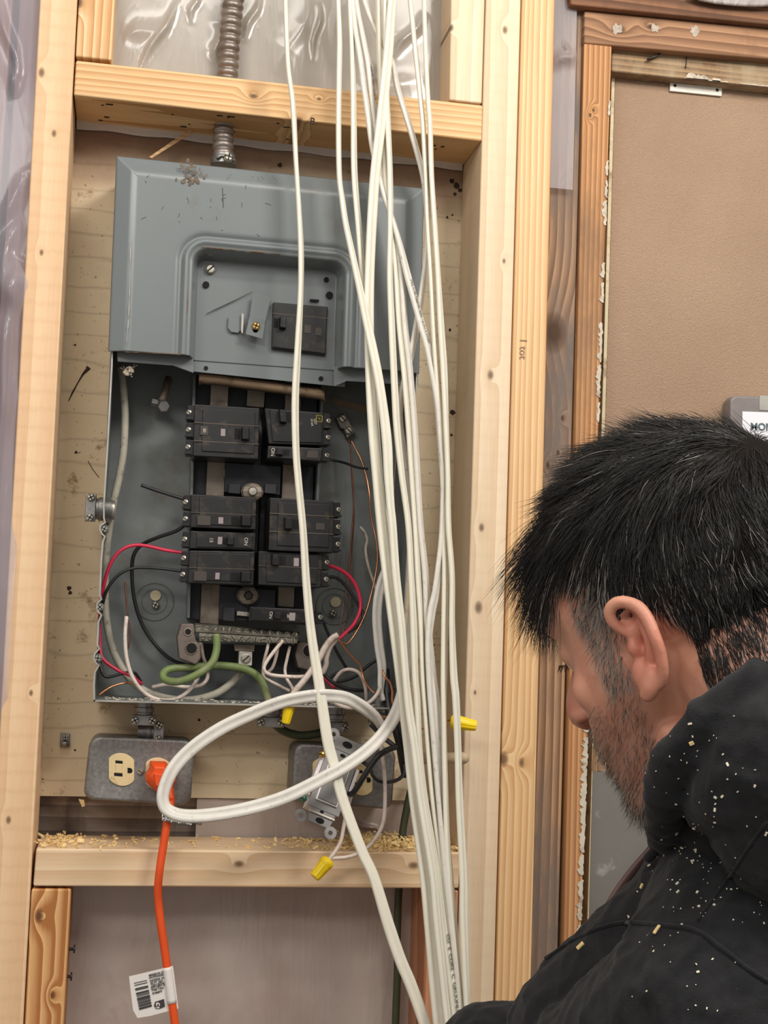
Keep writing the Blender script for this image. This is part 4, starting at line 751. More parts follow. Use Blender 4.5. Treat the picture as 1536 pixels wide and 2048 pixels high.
CABS = dict(
 A=([(566, -260, 11), (568, -120, 11), (571, 0, 11), (576, 130, 11), (586, 210, 12), (592, 326, 11), (598, 420, 11.5), (602, 505, 12.5), (601, 590, 12), (596, 690, 14), (590.5, 800, 15.5), (592, 900, 15), (597, 965, 15.5), (606, 1060, 15.5), (613, 1170, 17), (623, 1270, 19), (640, 1380, 22), (655, 1480, 23), (668, 1530, 22.5), (686, 1600, 22), (723, 1700, 22), (748, 1755, 22), (777, 1850, 24), (801, 1920, 24), (822, 1970, 25), (850, 2048, 25), (900, 2200, 25), (935, 2400, 25)], 0., .0118, .0055, 'leftmost white cable, hanging alone down the middle of the breaker panel'),
 B=([(660, -260, 12), (672, -100, 12), (676, 0, 11), (679, 80, 12), (678, 160, 12), (677, 250, 12), (678.5, 350, 12), (684.5, 400, 13), (692, 450, 14), (705, 510, 15), (719, 575, 16), (733, 640, 19), (746, 700, 20), (756, 750, 20), (764, 800, 20), (771, 855, 21), (775, 900, 21), (777, 950, 20), (781, 1010, 18), (785, 1050, 18), (792, 1150, 18), (803, 1250, 17), (811, 1350, 16), (818, 1420, 18), (830, 1500, 18), (842, 1600, 18), (866, 1750, 18), (875, 1850, 18), (896, 2048, 17), (915, 2200, 17), (930, 2400, 17)], .020, .0118, .0055, 'second white cable from the left, bending right across its neighbours over the panel cover'),
 D=([(700, -260, 12), (699, -100, 12), (699.6, 0, 11), (704.5, 100, 12), (707, 200, 13), (707.4, 250, 13), (709, 350, 14), (717, 450, 14), (722, 510, 14), (729, 575, 16), (737, 650, 15), (744, 720, 14), (749, 800, 14), (756, 900, 14), (764, 1000, 14), (772, 1050, 14), (781, 1150, 14), (793, 1250, 14), (803, 1350, 14), (813, 1420, 14), (825, 1500, 14), (838, 1600, 14), (858, 1750, 14), (868, 1850, 14), (886, 2048, 14), (905, 2200, 14), (925, 2400, 14)], .004, .0112, .0052, 'third white cable from the left, straight beside the second one at the top'),
 E=([(815, -260, 20), (799, -100, 20), (785, 0, 19), (777, 100, 20), (768, 190, 21), (761, 255, 21), (750, 350, 21), (743.5, 450, 21), (739.5, 540, 20.5), (738, 620, 21), (739, 700, 21), (742, 780, 22), (747, 870, 22), (754, 950, 22), (763.5, 1050, 23), (775, 1150, 23), (788, 1250, 23), (799, 1330, 24), (807.5, 1400, 24), (820, 1500, 26), (830, 1600, 25), (850, 1750, 24), (860, 1850, 25), (879, 2048, 27), (900, 2200, 27), (925, 2400, 27)], .013, .0128, .0058, 'broad white cable slanting down left in front of the bundle, widest of all'),
 F=([(772, -260, 13), (771, -100, 13), (770, 0, 11), (772, 100, 12), (774, 200, 12), (776, 250, 13), (780, 350, 13), (781, 450, 13), (779.6, 550, 13), (783.5, 650, 15), (787, 730, 15.5), (790, 790, 16), (794, 860, 16), (803.5, 950, 15), (816.5, 1050, 14), (822, 1150, 14), (827, 1250, 16), (830, 1350, 15), (834, 1400, 15), (839, 1500, 14), (850, 1600, 15), (875, 1750, 15), (886, 1850, 17), (912, 2048, 22), (925, 2200, 22), (940, 2400, 22)], .008, .0118, .0055, 'white cable with printed lettering near the bottom, fourth in the bundle'),
 G=([(757, -260, 10), (756, -100, 10), (756, 0, 9), (758, 100, 9), (761, 180, 10), (765, 250, 11), (769, 330, 11), (775, 400, 12), (785, 470, 13), (793, 550, 14), (799, 650, 14), (809, 750, 14), (817, 850, 14), (824, 950, 14), (831, 1050, 14), (836, 1150, 14), (842, 1250, 13), (846, 1350, 13), (851, 1420, 13), (857, 1500, 13), (866, 1600, 13), (886, 1750, 14), (897, 1850, 14), (919, 2048, 14), (930, 2200, 14), (945, 2400, 14)], .0, .0112, .0052, 'white cable passing behind the broad one, then doubled beside its twin on the right'),
 H=([(690, -260, 12), (702, -100, 12), (712, 0, 12), (727, 80, 13), (737, 130, 14), (745, 195, 15), (751, 245, 16), (757, 290, 15), (765, 345, 14), (774, 400, 13), (787, 460, 13), (803, 550, 14), (810, 650, 14), (820, 740, 14), (829, 850, 14), (835, 950, 14), (841, 1050, 14), (851, 1150, 15), (856, 1250, 17), (865, 1350, 18), (872, 1400, 17), (880, 1500, 20), (885, 1600, 20), (898, 1750, 19), (907, 1850, 18), (925, 2048, 14), (935, 2200, 14), (950, 2400, 14)], -.003, .0118, .0055, 'greenish white cable crossing under the broad one at the upper block'),
 I=([(680, -260, 15), (700, -120, 15), (730, 0, 15), (752, 60, 14), (770, 95, 14), (786, 129, 13), (795, 176, 14), (813, 234, 15), (833, 300, 15), (847, 360, 13), (853, 430, 11), (853, 500, 12), (847, 560, 13), (838, 620, 14), (828, 680, 14), (817, 730, 14), (804, 784, 13), (800, 836, 13), (806, 890, 14), (816, 950, 15), (824, 1010, 16), (832, 1080, 15), (842, 1160, 15), (852, 1250, 15), (860, 1350, 14), (866, 1420, 14), (873, 1500, 14), (880, 1600, 14), (893, 1750, 14), (902, 1850, 14), (922, 2048, 14), (933, 2200, 14), (948, 2400, 14)], -.010, .0112, .0052, 'dusty twisted white cable winding behind the right pair and back over the panel edge'),
 Pp=([(690, -260, 12), (696, -100, 12), (705, 0, 12), (711, 60, 12), (721, 120, 13), (728, 176, 13), (737, 234, 14), (745, 290, 15), (756, 340, 15), (770, 395, 14), (785, 440, 13), (800, 490, 14), (815, 550, 17), (829, 600, 17), (843, 650, 18), (857, 700, 17), (868, 771, 12), (875, 823, 11), (881, 900, 11), (885, 950, 11), (886, 1000, 13), (884, 1070, 14), (878.5, 1128, 15), (871, 1187, 17), (863, 1226, 18), (857, 1290, 15), (860, 1380, 14), (868, 1480, 14), (878, 1600, 14), (892, 1750, 14), (903, 1850, 14), (924, 2048, 14), (934, 2200, 14), (950, 2400, 14)], .004, .0118, .0055, 'printed white cable twisting diagonally to the right across the panel cover edge'),
 K=([(800, -260, 13), (811, -100, 13), (820.7, 0, 12), (830.5, 100, 12), (841, 200, 12), (846, 250, 12), (851, 350, 11), (855, 450, 11), (861, 550, 11), (865, 650, 10), (871, 730, 11), (877, 800, 12), (881, 850, 12), (885, 950, 12), (887.5, 1020, 13), (890, 1100, 15), (890.5, 1150, 15), (889, 1250, 15), (888, 1350, 15), (887.5, 1400, 13), (888, 1450, 12), (890, 1550, 13), (895, 1700, 14), (906, 1850, 14), (926, 2048, 14), (936, 2200, 14), (952, 2400, 14)], .004, .0112, .0052, 'left cable of the pair hanging just in front of the right stud'),
 L=([(842, -260, 11), (846, -100, 11), (848, 0, 10.5), (851, 100, 11), (856, 200, 11.5), (860, 250, 12), (863, 350, 12), (869.4, 450, 12.5), (876, 550, 12.5), (882, 650, 15), (888, 740, 16), (892, 850, 13), (895.5, 950, 12), (897, 1050, 13), (904, 1150, 13), (904, 1250, 14), (907.5, 1350, 17), (912, 1400, 17), (916, 1500, 16), (919, 1600, 17), (926.6, 1750, 18), (928, 1850, 18.5), (935.4, 2048, 14), (942, 2200, 14), (958, 2400, 14)], .010, .0112, .0052, 'rightmost white cable, running along the edge of the right stud to the floor'))
CP = {}
for nm, (pts, off, Wd, Hd, lab) in CABS.items():
    path, w = cable_path(pts, off)
    o, ang, B, N = flat_cable('sheathed_cable', path, w, Wd, Hd, M_nm2 if nm in ('I', 'Pp', 'H') else M_nm, lab, WG); CP[nm] = (o, path, ang, B, N, Hd, Wd)
def print_on(nm, txt, y0, size, across=.0, mat=None, flip=1, lift=.0004):
    o, path, ang, B, N, Hd, Wd = CP[nm]; L_ = np.concatenate([[0], np.cumsum(np.linalg.norm(np.diff(path, axis=0), axis=1))])
    ys = np.array([P_inv(p)[1] for p in path]); s = float(np.interp(y0, ys, L_)); v, f = text_mesh(txt, size, .0001, 'LEFT'); out = []
    for q in v:
        i = min(int(np.searchsorted(L_, s+q[0])), len(path)-1); t = (s+q[0]-L_[i-1])/(L_[i]-L_[i-1]+1e-9); p = path[i-1]*(1-t)+path[i]*t
        b = B[i]*math.cos(ang[i])+N[i]*math.sin(ang[i]); n = -B[i]*math.sin(ang[i])+N[i]*math.cos(ang[i])
        sgn = 1 if b@CR > 0 else -1; n = n if n@CF < 0 else -n
        out.append(p+b*sgn*(across+q[1])*flip+n*(Hd/2+lift+q[2]))
    mb = MB(); mb.add(out, f); mb.build('cable_print', mat or M_prtd, o, label='faint printed lettering')
def P_inv(p):
    d = np.asarray(p)-CAM; z = d@CF; return CX+F_PX*(d@CR)/z, CY-F_PX*(d@CU)/z
print_on('F', 'CU  2  CDRS  C  GROUND  14C10', 1868, .0062, .0016)
print_on('Pp', 'CSA LL90 NMD90 300V 14 CU 2 CDRS', 560, .0042, .0)
print_on('H', 'NMD90 300V 14 CU 2', 130, .0042, .0)
# the loose loop of cable swinging out to the left, with a stripped end
lp = [(764, 1452, 12, .00), (748, 1432, 20, .005), (722, 1412, 24, .012), (690, 1396, 26, .02), (650, 1391, 25, .026), (610, 1394, 25, .03), (560, 1405, 25, .034), (500, 1429, 26, .038), (440, 1458, 27, .042), (385, 1496, 27, .046), (348, 1535, 27, .050), (329, 1575, 25, .053), (326, 1603, 24, .054), (338, 1622, 25, .054), (372, 1632, 26, .053), (430, 1629, 27, .05), (500, 1616, 27, .045), (570, 1594, 28, .040), (640, 1560, 28, .035), (700, 1526, 28, .030), (748, 1488, 27, .024), (782, 1445, 26, .017), (800, 1405, 24, .01), (812, 1350, 20, .0), (822, 1270, 16, -.004), (830, 1150, 14, -.005), (832, 1000, 14, -.008), (826, 850, 14, -.008)]
path, w = cable_path(lp, -.028, 8); o, ang, B, N = flat_cable('sheathed_cable', path, w, .0132, .0066, M_nm2, 'white cable bent into a big open loop over the orange plug, end stripped', 'loose cable ends'); CP['loop'] = (o, path, ang, B, N, .0066, .0132)
mb = MB(); mb.tube([path[0]+np.array([0, 0, .004]), P(756, 1440, -.115), P(748, 1430, -.118), P(738, 1424, -.118)], [.002, .0045, .005, .0055], 8); mb.build('torn_sheath', M_nm2, o, smooth=True)
def cable2(pts, Wd, Hd, lab, mat):
    a = cr(pts, 8); pth = np.array([P(x, y, yy) for x, y, w, yy in a]); o, *_ = flat_cable('sheathed_cable', pth, a[:, 2], Wd, Hd, mat, lab, 'loose cable ends'); return o
cable2([(782, 1080, 16, -.075), (774, 1130, 17, -.075), (763, 1165, 19, -.076), (756, 1200, 20, -.078), (754, 1240, 20, -.08), (758, 1290, 20, -.082), (764, 1335, 19, -.085), (762, 1375, 14, -.088), (766, 1402, 7, -.09)], .0112, .0055, 'short white cable curving inside the right of the panel, half hidden by the bundle', M_nm2)
# ================================================================ single wires
M_red = pbr('red_wire', srgb(206, 44, 74), .38, var=.08); M_blkw = pbr('black_wire', srgb(34, 34, 36), .4, var=.2, vs=80); M_whw = pbr('white_wire', srgb(216, 200, 188), .42, var=.06, dirt=srgb(178, 158, 146), ds=90)
M_cop = pbr('bare_copper', srgb(206, 138, 98), .3, .9, var=.15, vs=120); M_copd = pbr('dull_copper', srgb(128, 88, 72), .45, .7, var=.25, vs=80); M_grn = pbr('green_wire', srgb(112, 128, 76), .5, var=.12, vs=60, dirt=srgb(140, 136, 104), ds=40, dlo=.5)
M_dgrn = pbr('dark_green_sheath', srgb(62, 68, 46), .55, var=.15); M_gryw = pbr('grey_sheath', srgb(172, 166, 150), .6, var=.08, vs=60, dirt=srgb(104, 94, 82), ds=90, dlo=.56)
def wire(name, pts, r, mat, label, group, yd=-.03, cat='wire', n=8, tip=None):
    a = cr([(q[0], q[1], q[2] if len(q) > 2 else yd) for q in pts], 7); p = np.array([P(x, y, yy) for x, y, yy in a])
    mb = MB(); mb.tube(p, r, n, up=(.13, -.9, .35)); o = mb.build(name, mat, smooth=True)
    if tip is not None:
        mb = MB(); t = unit(p[-1]-p[-2]) if tip > 0 else unit(p[0]-p[1]); q = p[-1] if tip > 0 else p[0]; mb.tube([q, q+t*abs(tip)], r*.55, 6); mb.build('bare_tip', M_cop, o, smooth=True, label='bare copper tip')
    return tag(o, label, cat, group)
rw, bw, ww, cw = 'red wires in the panel', 'black wires around the panel', 'white wires in the panel', 'bare copper wires in the panel'
wire('red_wire', [(378, 1107, -.065), (335, 1101, -.06), (275, 1090, -.055), (238, 1104, -.055), (216, 1140, -.055), (204, 1190, -.05), (199, 1240, -.045), (200, 1290, -.045), (206, 1318, -.05), (235, 1340, -.05), (262, 1352, -.05), (283, 1368, -.04)], .0019, M_red, 'red wire arching from the left breakers down the left side of the panel', rw)
wire('black_wire', [(366, 1143, -.065), (320, 1137, -.06), (270, 1136, -.055), (237, 1150, -.055), (214, 1180, -.055), (204, 1215, -.05), (197, 1260, -.045), (199, 1310, -.045), (203, 1342, -.05), (215, 1354, -.05), (245, 1347, -.05), (268, 1345, -.05), (281, 1362, -.04)], .0017, M_blkw, 'black wire running beside the red one down the left side of the panel', bw)
wire('black_wire', [(374, 1046, -.065), (352, 1062, -.06), (315, 1075, -.05), (283, 1090, -.04), (267, 1112, -.035), (264, 1150, -.03), (270, 1205, -.025), (288, 1256, -.022), (318, 1298, -.02), (345, 1320, -.018), (372, 1330, -.014)], .0021, M_blkw, 'black wire sweeping down past the left round dimple', bw)
wire('black_wire', [(282, 970, -.06), (310, 980, -.06), (374, 1000, -.065)], .0019, M_blkw, 'cut-off black wire stub poking out left of the second breaker', bw)
wire('grey_cable', [(240, 735, -.03), (246, 770, -.035), (250, 830, -.04), (247, 900, -.045), (238, 955, -.045), (228, 1000, -.045), (219, 1050, -.04), (212, 1110, -.035), (210, 1180, -.03), (213, 1240, -.03), (226, 1300, -.03), (250, 1345, -.032), (280, 1376, -.035), (325, 1395, -.04), (380, 1400, -.04), (430, 1388, -.04), (463, 1366, -.035), (482, 1345, -.03)], .0041, M_gryw, 'dirty grey cable following the left side and bottom of the panel', None, cat='cable', n=12)
wire('white_wire', [(253, 1233, -.052), (250, 1275, -.056), (254, 1320, -.058), (268, 1360, -.058), (295, 1390, -.055), (330, 1401, -.055), (362, 1393, -.055), (386, 1372, -.055), (396, 1355, -.05)], .0022, M_whw, 'off-white wire curling along the bottom left of the panel', ww, tip=None)
wire('copper_wire', [(250, 1160, -.052), (252, 1190, -.052), (256, 1234, -.052)], .0010, M_copd, 'dull copper end standing out of the off-white wire, bottom left', cw)
wire('copper_wire', [(258, 1240, -.05), (261, 1265, -.05), (258, 1290, -.05), (254, 1300, -.05)], .0008, M_copd, 'thin copper strand beside the off-white wire, bottom left', cw)
wire('copper_wire', [(196, 1391, -.06), (222, 1374, -.055), (250, 1366, -.05), (270, 1368, -.045)], .0011, M_cop, 'shiny copper wire lying in the bottom left corner of the panel', cw)
wire('white_wire', [(402, 1284, -.05), (406, 1312, -.045), (415, 1338, -.04), (414, 1358, -.04), (400, 1371, -.04), (370, 1374, -.04), (335, 1369, -.04), (305, 1374, -.035)], .0021, M_whw, 'off-white wire looping under the left lug block behind the green wire', ww)
wire('green_wire', [(433, 1268, -.064), (433, 1300, -.066), (422, 1328, -.07), (392, 1350, -.072), (358, 1363, -.068), (332, 1360, -.06), (326, 1349, -.055), (340, 1338, -.05), (385, 1334, -.048), (440, 1331, -.048), (490, 1338, -.05), (520, 1358, -.05), (534, 1392, -.05), (541, 1425, -.05)], .0041, M_grn, 'thick green ground wire looping from the neutral bar to the panel bottom', 'green wires', n=12)
wire('green_cable', [(541, 1425, -.05), (549, 1446, -.05), (568, 1462, -.045), (600, 1471, -.04), (640, 1466, -.035), (672, 1454, -.03)], .0046, M_dgrn, 'dark green cable coming out under the panel and curving right', 'green wires', cat='cable', n=12)
wire('green_cable', [(835, 1540, -.03), (822, 1580, -.03), (812, 1625, -.032), (805, 1668, -.034), (801, 1720, -.036), (797, 1790, -.036), (794, 1880, -.036), (795, 1940, -.036), (791, 2048, -.036), (786, 2250, -.036)], .0042, M_dgrn, 'dark green cable running down through the lower block beside the white bundle', 'green wires', cat='cable', n=12)
wire('white_wire', [(566, 1281, -.06), (552, 1298, -.06), (534, 1322, -.062), (528, 1338, -.065), (540, 1349, -.07), (575, 1353, -.072), (612, 1352, -.072), (634, 1338, -.07)], .0021, M_whw, 'white wire bending sharply from the neutral bar to the right', ww)
wire('white_wire', [(537, 1285, -.055), (534, 1300, -.055), (528, 1325, -.05), (527, 1352, -.045), (540, 1362, -.04), (560, 1372, -.045), (580, 1382, -.06)], .0018, M_whw, 'thin white wire dropping from the middle of the neutral bar', ww)
wire('white_wire', [(557, 1284, -.052), (553, 1310, -.05), (545, 1335, -.045), (534, 1346, -.04)], .0018, M_whw, 'short white wire behind the sharp bend under the neutral bar', ww)
wire('white_wire', [(580, 1292, -.05), (574, 1318, -.05), (570, 1340, -.05), (574, 1358, -.055), (584, 1374, -.062), (588, 1388, -.07)], .0018, M_whw, 'thin white wire hanging right of the neutral bar, ending at a yellow connector', ww)
wire('white_wire', [(676, 1270, -.085), (664, 1277, -.085), (650, 1295, -.085), (638, 1318, -.085), (620, 1345, -.085), (604, 1366, -.084), (590, 1382, -.082), (582, 1398, -.082)], .0034, M_whw, 'thicker pale wire slanting down to the yellow connector left of centre', ww)
wire('white_wire', [(674, 1276, -.08), (660, 1294, -.08), (653, 1315, -.08), (652, 1330, -.078), (645, 1346, -.075)], .0030, M_whw, 'short crinkled pale wire beside the slanting one', ww)
wire('white_wire', [(666, 1370, -.06), (672, 1356, -.064), (685, 1342, -.068), (702, 1339, -.07), (718, 1346, -.07), (728, 1364, -.068), (732, 1385, -.065), (733, 1405, -.06)], .0021, M_whw, 'off-white wire arching like a hook at the bottom right of the panel', ww)
wire('white_wire', [(660, 1396, -.09), (675, 1408, -.098), (695, 1415, -.102), (716, 1414, -.102), (738, 1405, -.10), (753, 1390, -.098), (760, 1376, -.095)], .0021, M_whw, 'off-white wire sagging across the panel bottom lip on the right', ww)
wire('red_wire', [(646, 1130, -.07), (668, 1134, -.066), (692, 1147, -.062), (710, 1168, -.06), (720, 1196, -.06), (720, 1222, -.062), (708, 1248, -.068), (692, 1265, -.075), (677, 1279, -.08)], .0021, M_red, 'red wire bowing right of the lower breakers to the pale wires', rw)
wire('red_wire', [(640, 1342, -.05), (650, 1358, -.055), (670, 1376, -.06)], .0022, M_red, 'short red wire at the panel bottom behind the leftmost cable', rw)
wire('black_wire', [(645, 1161, -.068), (662, 1154, -.064), (680, 1160, -.06), (700, 1183, -.058), (718, 1212, -.058), (726, 1230, -.06), (722, 1245, -.064), (708, 1257, -.07), (696, 1264, -.074)], .0019, M_blkw, 'black wire bent in an elbow beside the bowed red wire', bw)
wire('black_wire', [(645, 1240, -.05), (652, 1258, -.048), (662, 1280, -.046), (676, 1308, -.044), (692, 1335, -.042)], .0017, M_blkw, 'black wire dropping from the slim lowest breaker', bw)
wire('black_wire', [(700, 1340, -.03), (680, 1344, -.03), (664, 1352, -.03), (662, 1362, -.03), (685, 1362, -.03), (712, 1352, -.03), (735, 1332, -.03), (760, 1316, -.03)], .0017, M_blkw, 'thin black wire looped low in the panel, lower right', bw)
wire('black_wire', [(646, 1346, -.066), (662, 1362, -.068), (684, 1374, -.068), (708, 1380, -.066), (735, 1381, -.06)], .0021, M_blkw, 'black wire crossing the hooked pale wire near the panel bottom', bw)
wire('black_wire', [(652, 918, -.07), (668, 921, -.066), (690, 926, -.05), (712, 934, -.045), (735, 938, -.04)], .0015, M_blkw, 'short gritty black wire out of the narrow upper right breaker', bw)
cw_ = lambda pts, r, m, l: wire('copper_wire', pts, r, m, l, cw, n=7)
cw_([(702, 880, -.026), (712, 900, -.03), (722, 920, -.035), (733, 955, -.045), (739, 990, -.05), (740, 1015, -.05), (744, 1045, -.05), (752, 1080, -.052), (755, 1115, -.054), (751, 1150, -.056), (742, 1190, -.06), (730, 1230, -.064), (712, 1265, -.07), (694, 1287, -.076), (679, 1282, -.08)], .0010, M_cop, 'long bright copper wire from the small ground lug down beside the bundle')
cw_([(698, 878, -.024), (702, 905, -.025), (705, 950, -.026), (707, 1000, -.026), (704, 1060, -.028), (699, 1120, -.032), (692, 1180, -.04), (685, 1220, -.05), (681, 1250, -.06), (682, 1278, -.072)], .0009, M_copd, 'dull copper wire hanging from the ground lug, left of the bright one')
cw_([(702, 900, -.023), (704, 960, -.022), (708, 1030, -.022), (704, 1100, -.024), (702, 1160, -.028), (698, 1215, -.034), (690, 1260, -.05)], .0008, M_copd, 'second dull copper wire close behind the first under the ground lug')
cw_([(676, 1278, -.082), (692, 1300, -.08), (708, 1318, -.078), (720, 1330, -.076), (724, 1345, -.076), (728, 1360, -.078), (740, 1378, -.08), (750, 1387, -.082)], .0011, M_cop, 'zigzag copper wire running down right from the pale wires')
cw_([(765, 1341, -.105), (770, 1354, -.108), (779, 1364, -.108), (784, 1382, -.108), (784, 1402, -.108), (790, 1418, -.108), (806, 1432, -.106), (840, 1455, -.10), (862, 1456, -.10), (880, 1446, -.115), (897, 1441, -.125), (904, 1441, -.13)], .0011, M_cop, 'copper wire kinking past the bundle into the yellow connector on the stud')
cw_([(728, 1422, -.10), (740, 1426, -.104), (752, 1432, -.106), (768, 1434, -.104), (782, 1432, -.10)], .0011, M_cop, 'short copper wire sticking out of the stripped loop end')
wire('grey_wire', [(720, 1054, -.045), (728, 1064, -.045), (734, 1080, -.042), (731, 1100, -.04), (736, 1130, -.04), (746, 1160, -.04), (754, 1186, -.045)], .0017, M_gryw, 'pale grey wire stub with open end beside the bundle', None)
# heavy black sheath of wires behind the bundle and the switch leads
wire('black_cable', [(770, 1340, -.07), (773, 1380, -.08), (778, 1415, -.09), (790, 1450, -.095), (800, 1485, -.095), (806, 1520, -.09), (812, 1550, -.08)], [.004]*0 or .0050, M_blkw, 'thick black cable descending behind the white bundle by the switch', bw, cat='cable', n=12)
wire('black_wire', [(786, 1378, -.09), (788, 1410, -.1), (798, 1450, -.1), (808, 1490, -.1), (812, 1530, -.09)], .0022, M_blkw, 'black wire hugging the thick black cable behind the bundle', bw)
wire('black_wire', [(792, 1494, -.12), (775, 1500, -.125), (757, 1512, -.13), (742, 1531, -.132), (727, 1554, -.132), (712, 1578, -.128), (703, 1588, -.12), (693, 1587, -.11)], .0030, M_blkw, 'thick black lead running into the side of the hanging switch', bw, n=10)
wire('black_wire', [(742, 1449, -.10), (755, 1462, -.105), (770, 1477, -.11), (786, 1490, -.115), (793, 1496, -.118)], .0026, M_blkw, 'black lead crossing under the white loop to the switch lead', bw, n=10)
wire('black_wire', [(808, 1528, -.095), (808, 1545, -.1), (798, 1558, -.104), (778, 1564, -.106), (758, 1562, -.106), (746, 1552, -.106), (740, 1538, -.104), (730, 1527, -.1), (722, 1523, -.09)], .0019, M_blkw, 'thin black lead curling under the right receptacle', bw)
wire('white_wire', [(751, 1438, -.10), (757, 1460, -.105), (762, 1490, -.11), (767, 1530, -.112), (770, 1575, -.114), (769, 1625, -.116), (763, 1655, -.118), (745, 1685, -.118), (722, 1704, -.118), (695, 1714, -.118), (664, 1717, -.12), (652, 1722, -.122)], .0021, M_whw, 'pinkish white wire hanging in a long curve to the lowest yellow connector', ww)
wire('white_wire', [(702, 1592, -.10), (694, 1620, -.11), (688, 1650, -.115), (682, 1680, -.118), (672, 1700, -.12), (660, 1716, -.122), (652, 1724, -.122)], .0021, M_whw, 'straight pinkish white wire from the switch to the lowest yellow connector', ww)
# ---------------------------------------------------------------- yellow twist connectors
M_yel2 = pbr('yellow_plastic', srgb(250, 214, 20), .4, var=.05)
def wire_nut(a, b, r0, r1, label):
    a, b = np.asarray(a), np.asarray(b); ax = unit(b-a); L_ = np.linalg.norm(b-a); X = unit(np.cross(ax, [0, 1, .2])); Y = np.cross(ax, X); v = []; m = 48
    prof = [(-.002, r0*.72), (0, r0*.97), (.0015, r0*1.03), (.004, r0), (L_*.22, r0*.95), (L_*.3, r0*.93), (L_*.95, r1), (L_, r1*.86), (L_*.99, r1*.5)]
    for i, (t, r) in enumerate(prof):
        for j in range(m):
            th = 2*math.pi*j/m; rr = r*(1-(.085 if 5 <= i <= 7 and (j % 6) in (0, 1) else 0)); v.append(a+ax*t+(X*math.cos(th)+Y*math.sin(th))*rr)
    f = [(i*m+j, i*m+(j+1) % m, (i+1)*m+(j+1) % m, (i+1)*m+j) for i in range(len(prof)-1) for j in range(m)]+[tuple(range(m-1, -1, -1)), tuple((len(prof)-1)*m+j for j in range(m))]
    mb = MB(); mb.add(v, f); o = mb.build('wire_connector', M_yel2, smooth=True); sharp(o, .5); return tag(o, label, 'wire connector', 'yellow twist-on wire connectors')
wire_nut(P(583, 1394, -.085), P(571, 1447, -.087), .0068, .0046, 'yellow twist-on connector hanging just under the panel bottom lip')
wire_nut(P(905, 1443, -.128), P(953, 1452, -.135), .0078, .0054, 'yellow twist-on connector lying sideways across the right stud')
wire_nut(P(656, 1722, -.122), P(629, 1755, -.126), .0074, .0056, 'yellow twist-on connector dangling in front of the lower block')
# beige plug end sticking out past the bundle
M_bei = pbr('beige_dowel', srgb(188, 166, 138), .6); q0, q1 = P(835, 1517, -.09), P(938, 1516, -.12); ax = unit(q1-q0); mb = MB()
mb.lathe(q0, ax, [(0, .0060), (np.linalg.norm(q1-q0)-.006, .0062), (np.linalg.norm(q1-q0)-.003, .0055), (np.linalg.norm(q1-q0)-.001, .0038), (np.linalg.norm(q1-q0), .0008)], 18)
tag(mb.build('round_rod', M_bei, smooth=True), 'beige round-ended rod sticking out sideways behind the right cables', 'rod')

# ================================================================ outlet boxes
M_galv = pbr('galvanised_box', srgb(126, 123, 120), .45, .4, var=.28, vs=240, dirt=srgb(98, 92, 87), ds=24, dlo=.5, dhi=.75, rvar=.2, bump=.08, bs=300); M_ivory = pbr('ivory_plastic', srgb(222, 200, 152), .45, var=.05, dirt=srgb(170, 140, 100), ds=50, dlo=.6)
def rquad(c, n=6, r=.16):        # rounded quad through traced corners (tl, tr, br, bl); r as a fraction of the height
    tl_, tr_, br_, bl_ = [np.asarray(q, float) for q in c]; out = []; H = np.linalg.norm(bl_-tl_); W_ = np.linalg.norm(tr_-tl_); a, bq = r*H/W_, r
    f = lambda u, v: (1-u)*(1-v)*tl_+u*(1-v)*tr_+u*v*br_+(1-u)*v*bl_
    for cu, cv, t0 in ((a, bq, 180), (1-a, bq, 270), (1-a, 1-bq, 0), (a, 1-bq, 90)):
        for i in range(n+1):
            t = math.radians(t0+90*i/n); out.append(f(cu+a*math.cos(t), cv+bq*math.sin(t)))
    return out
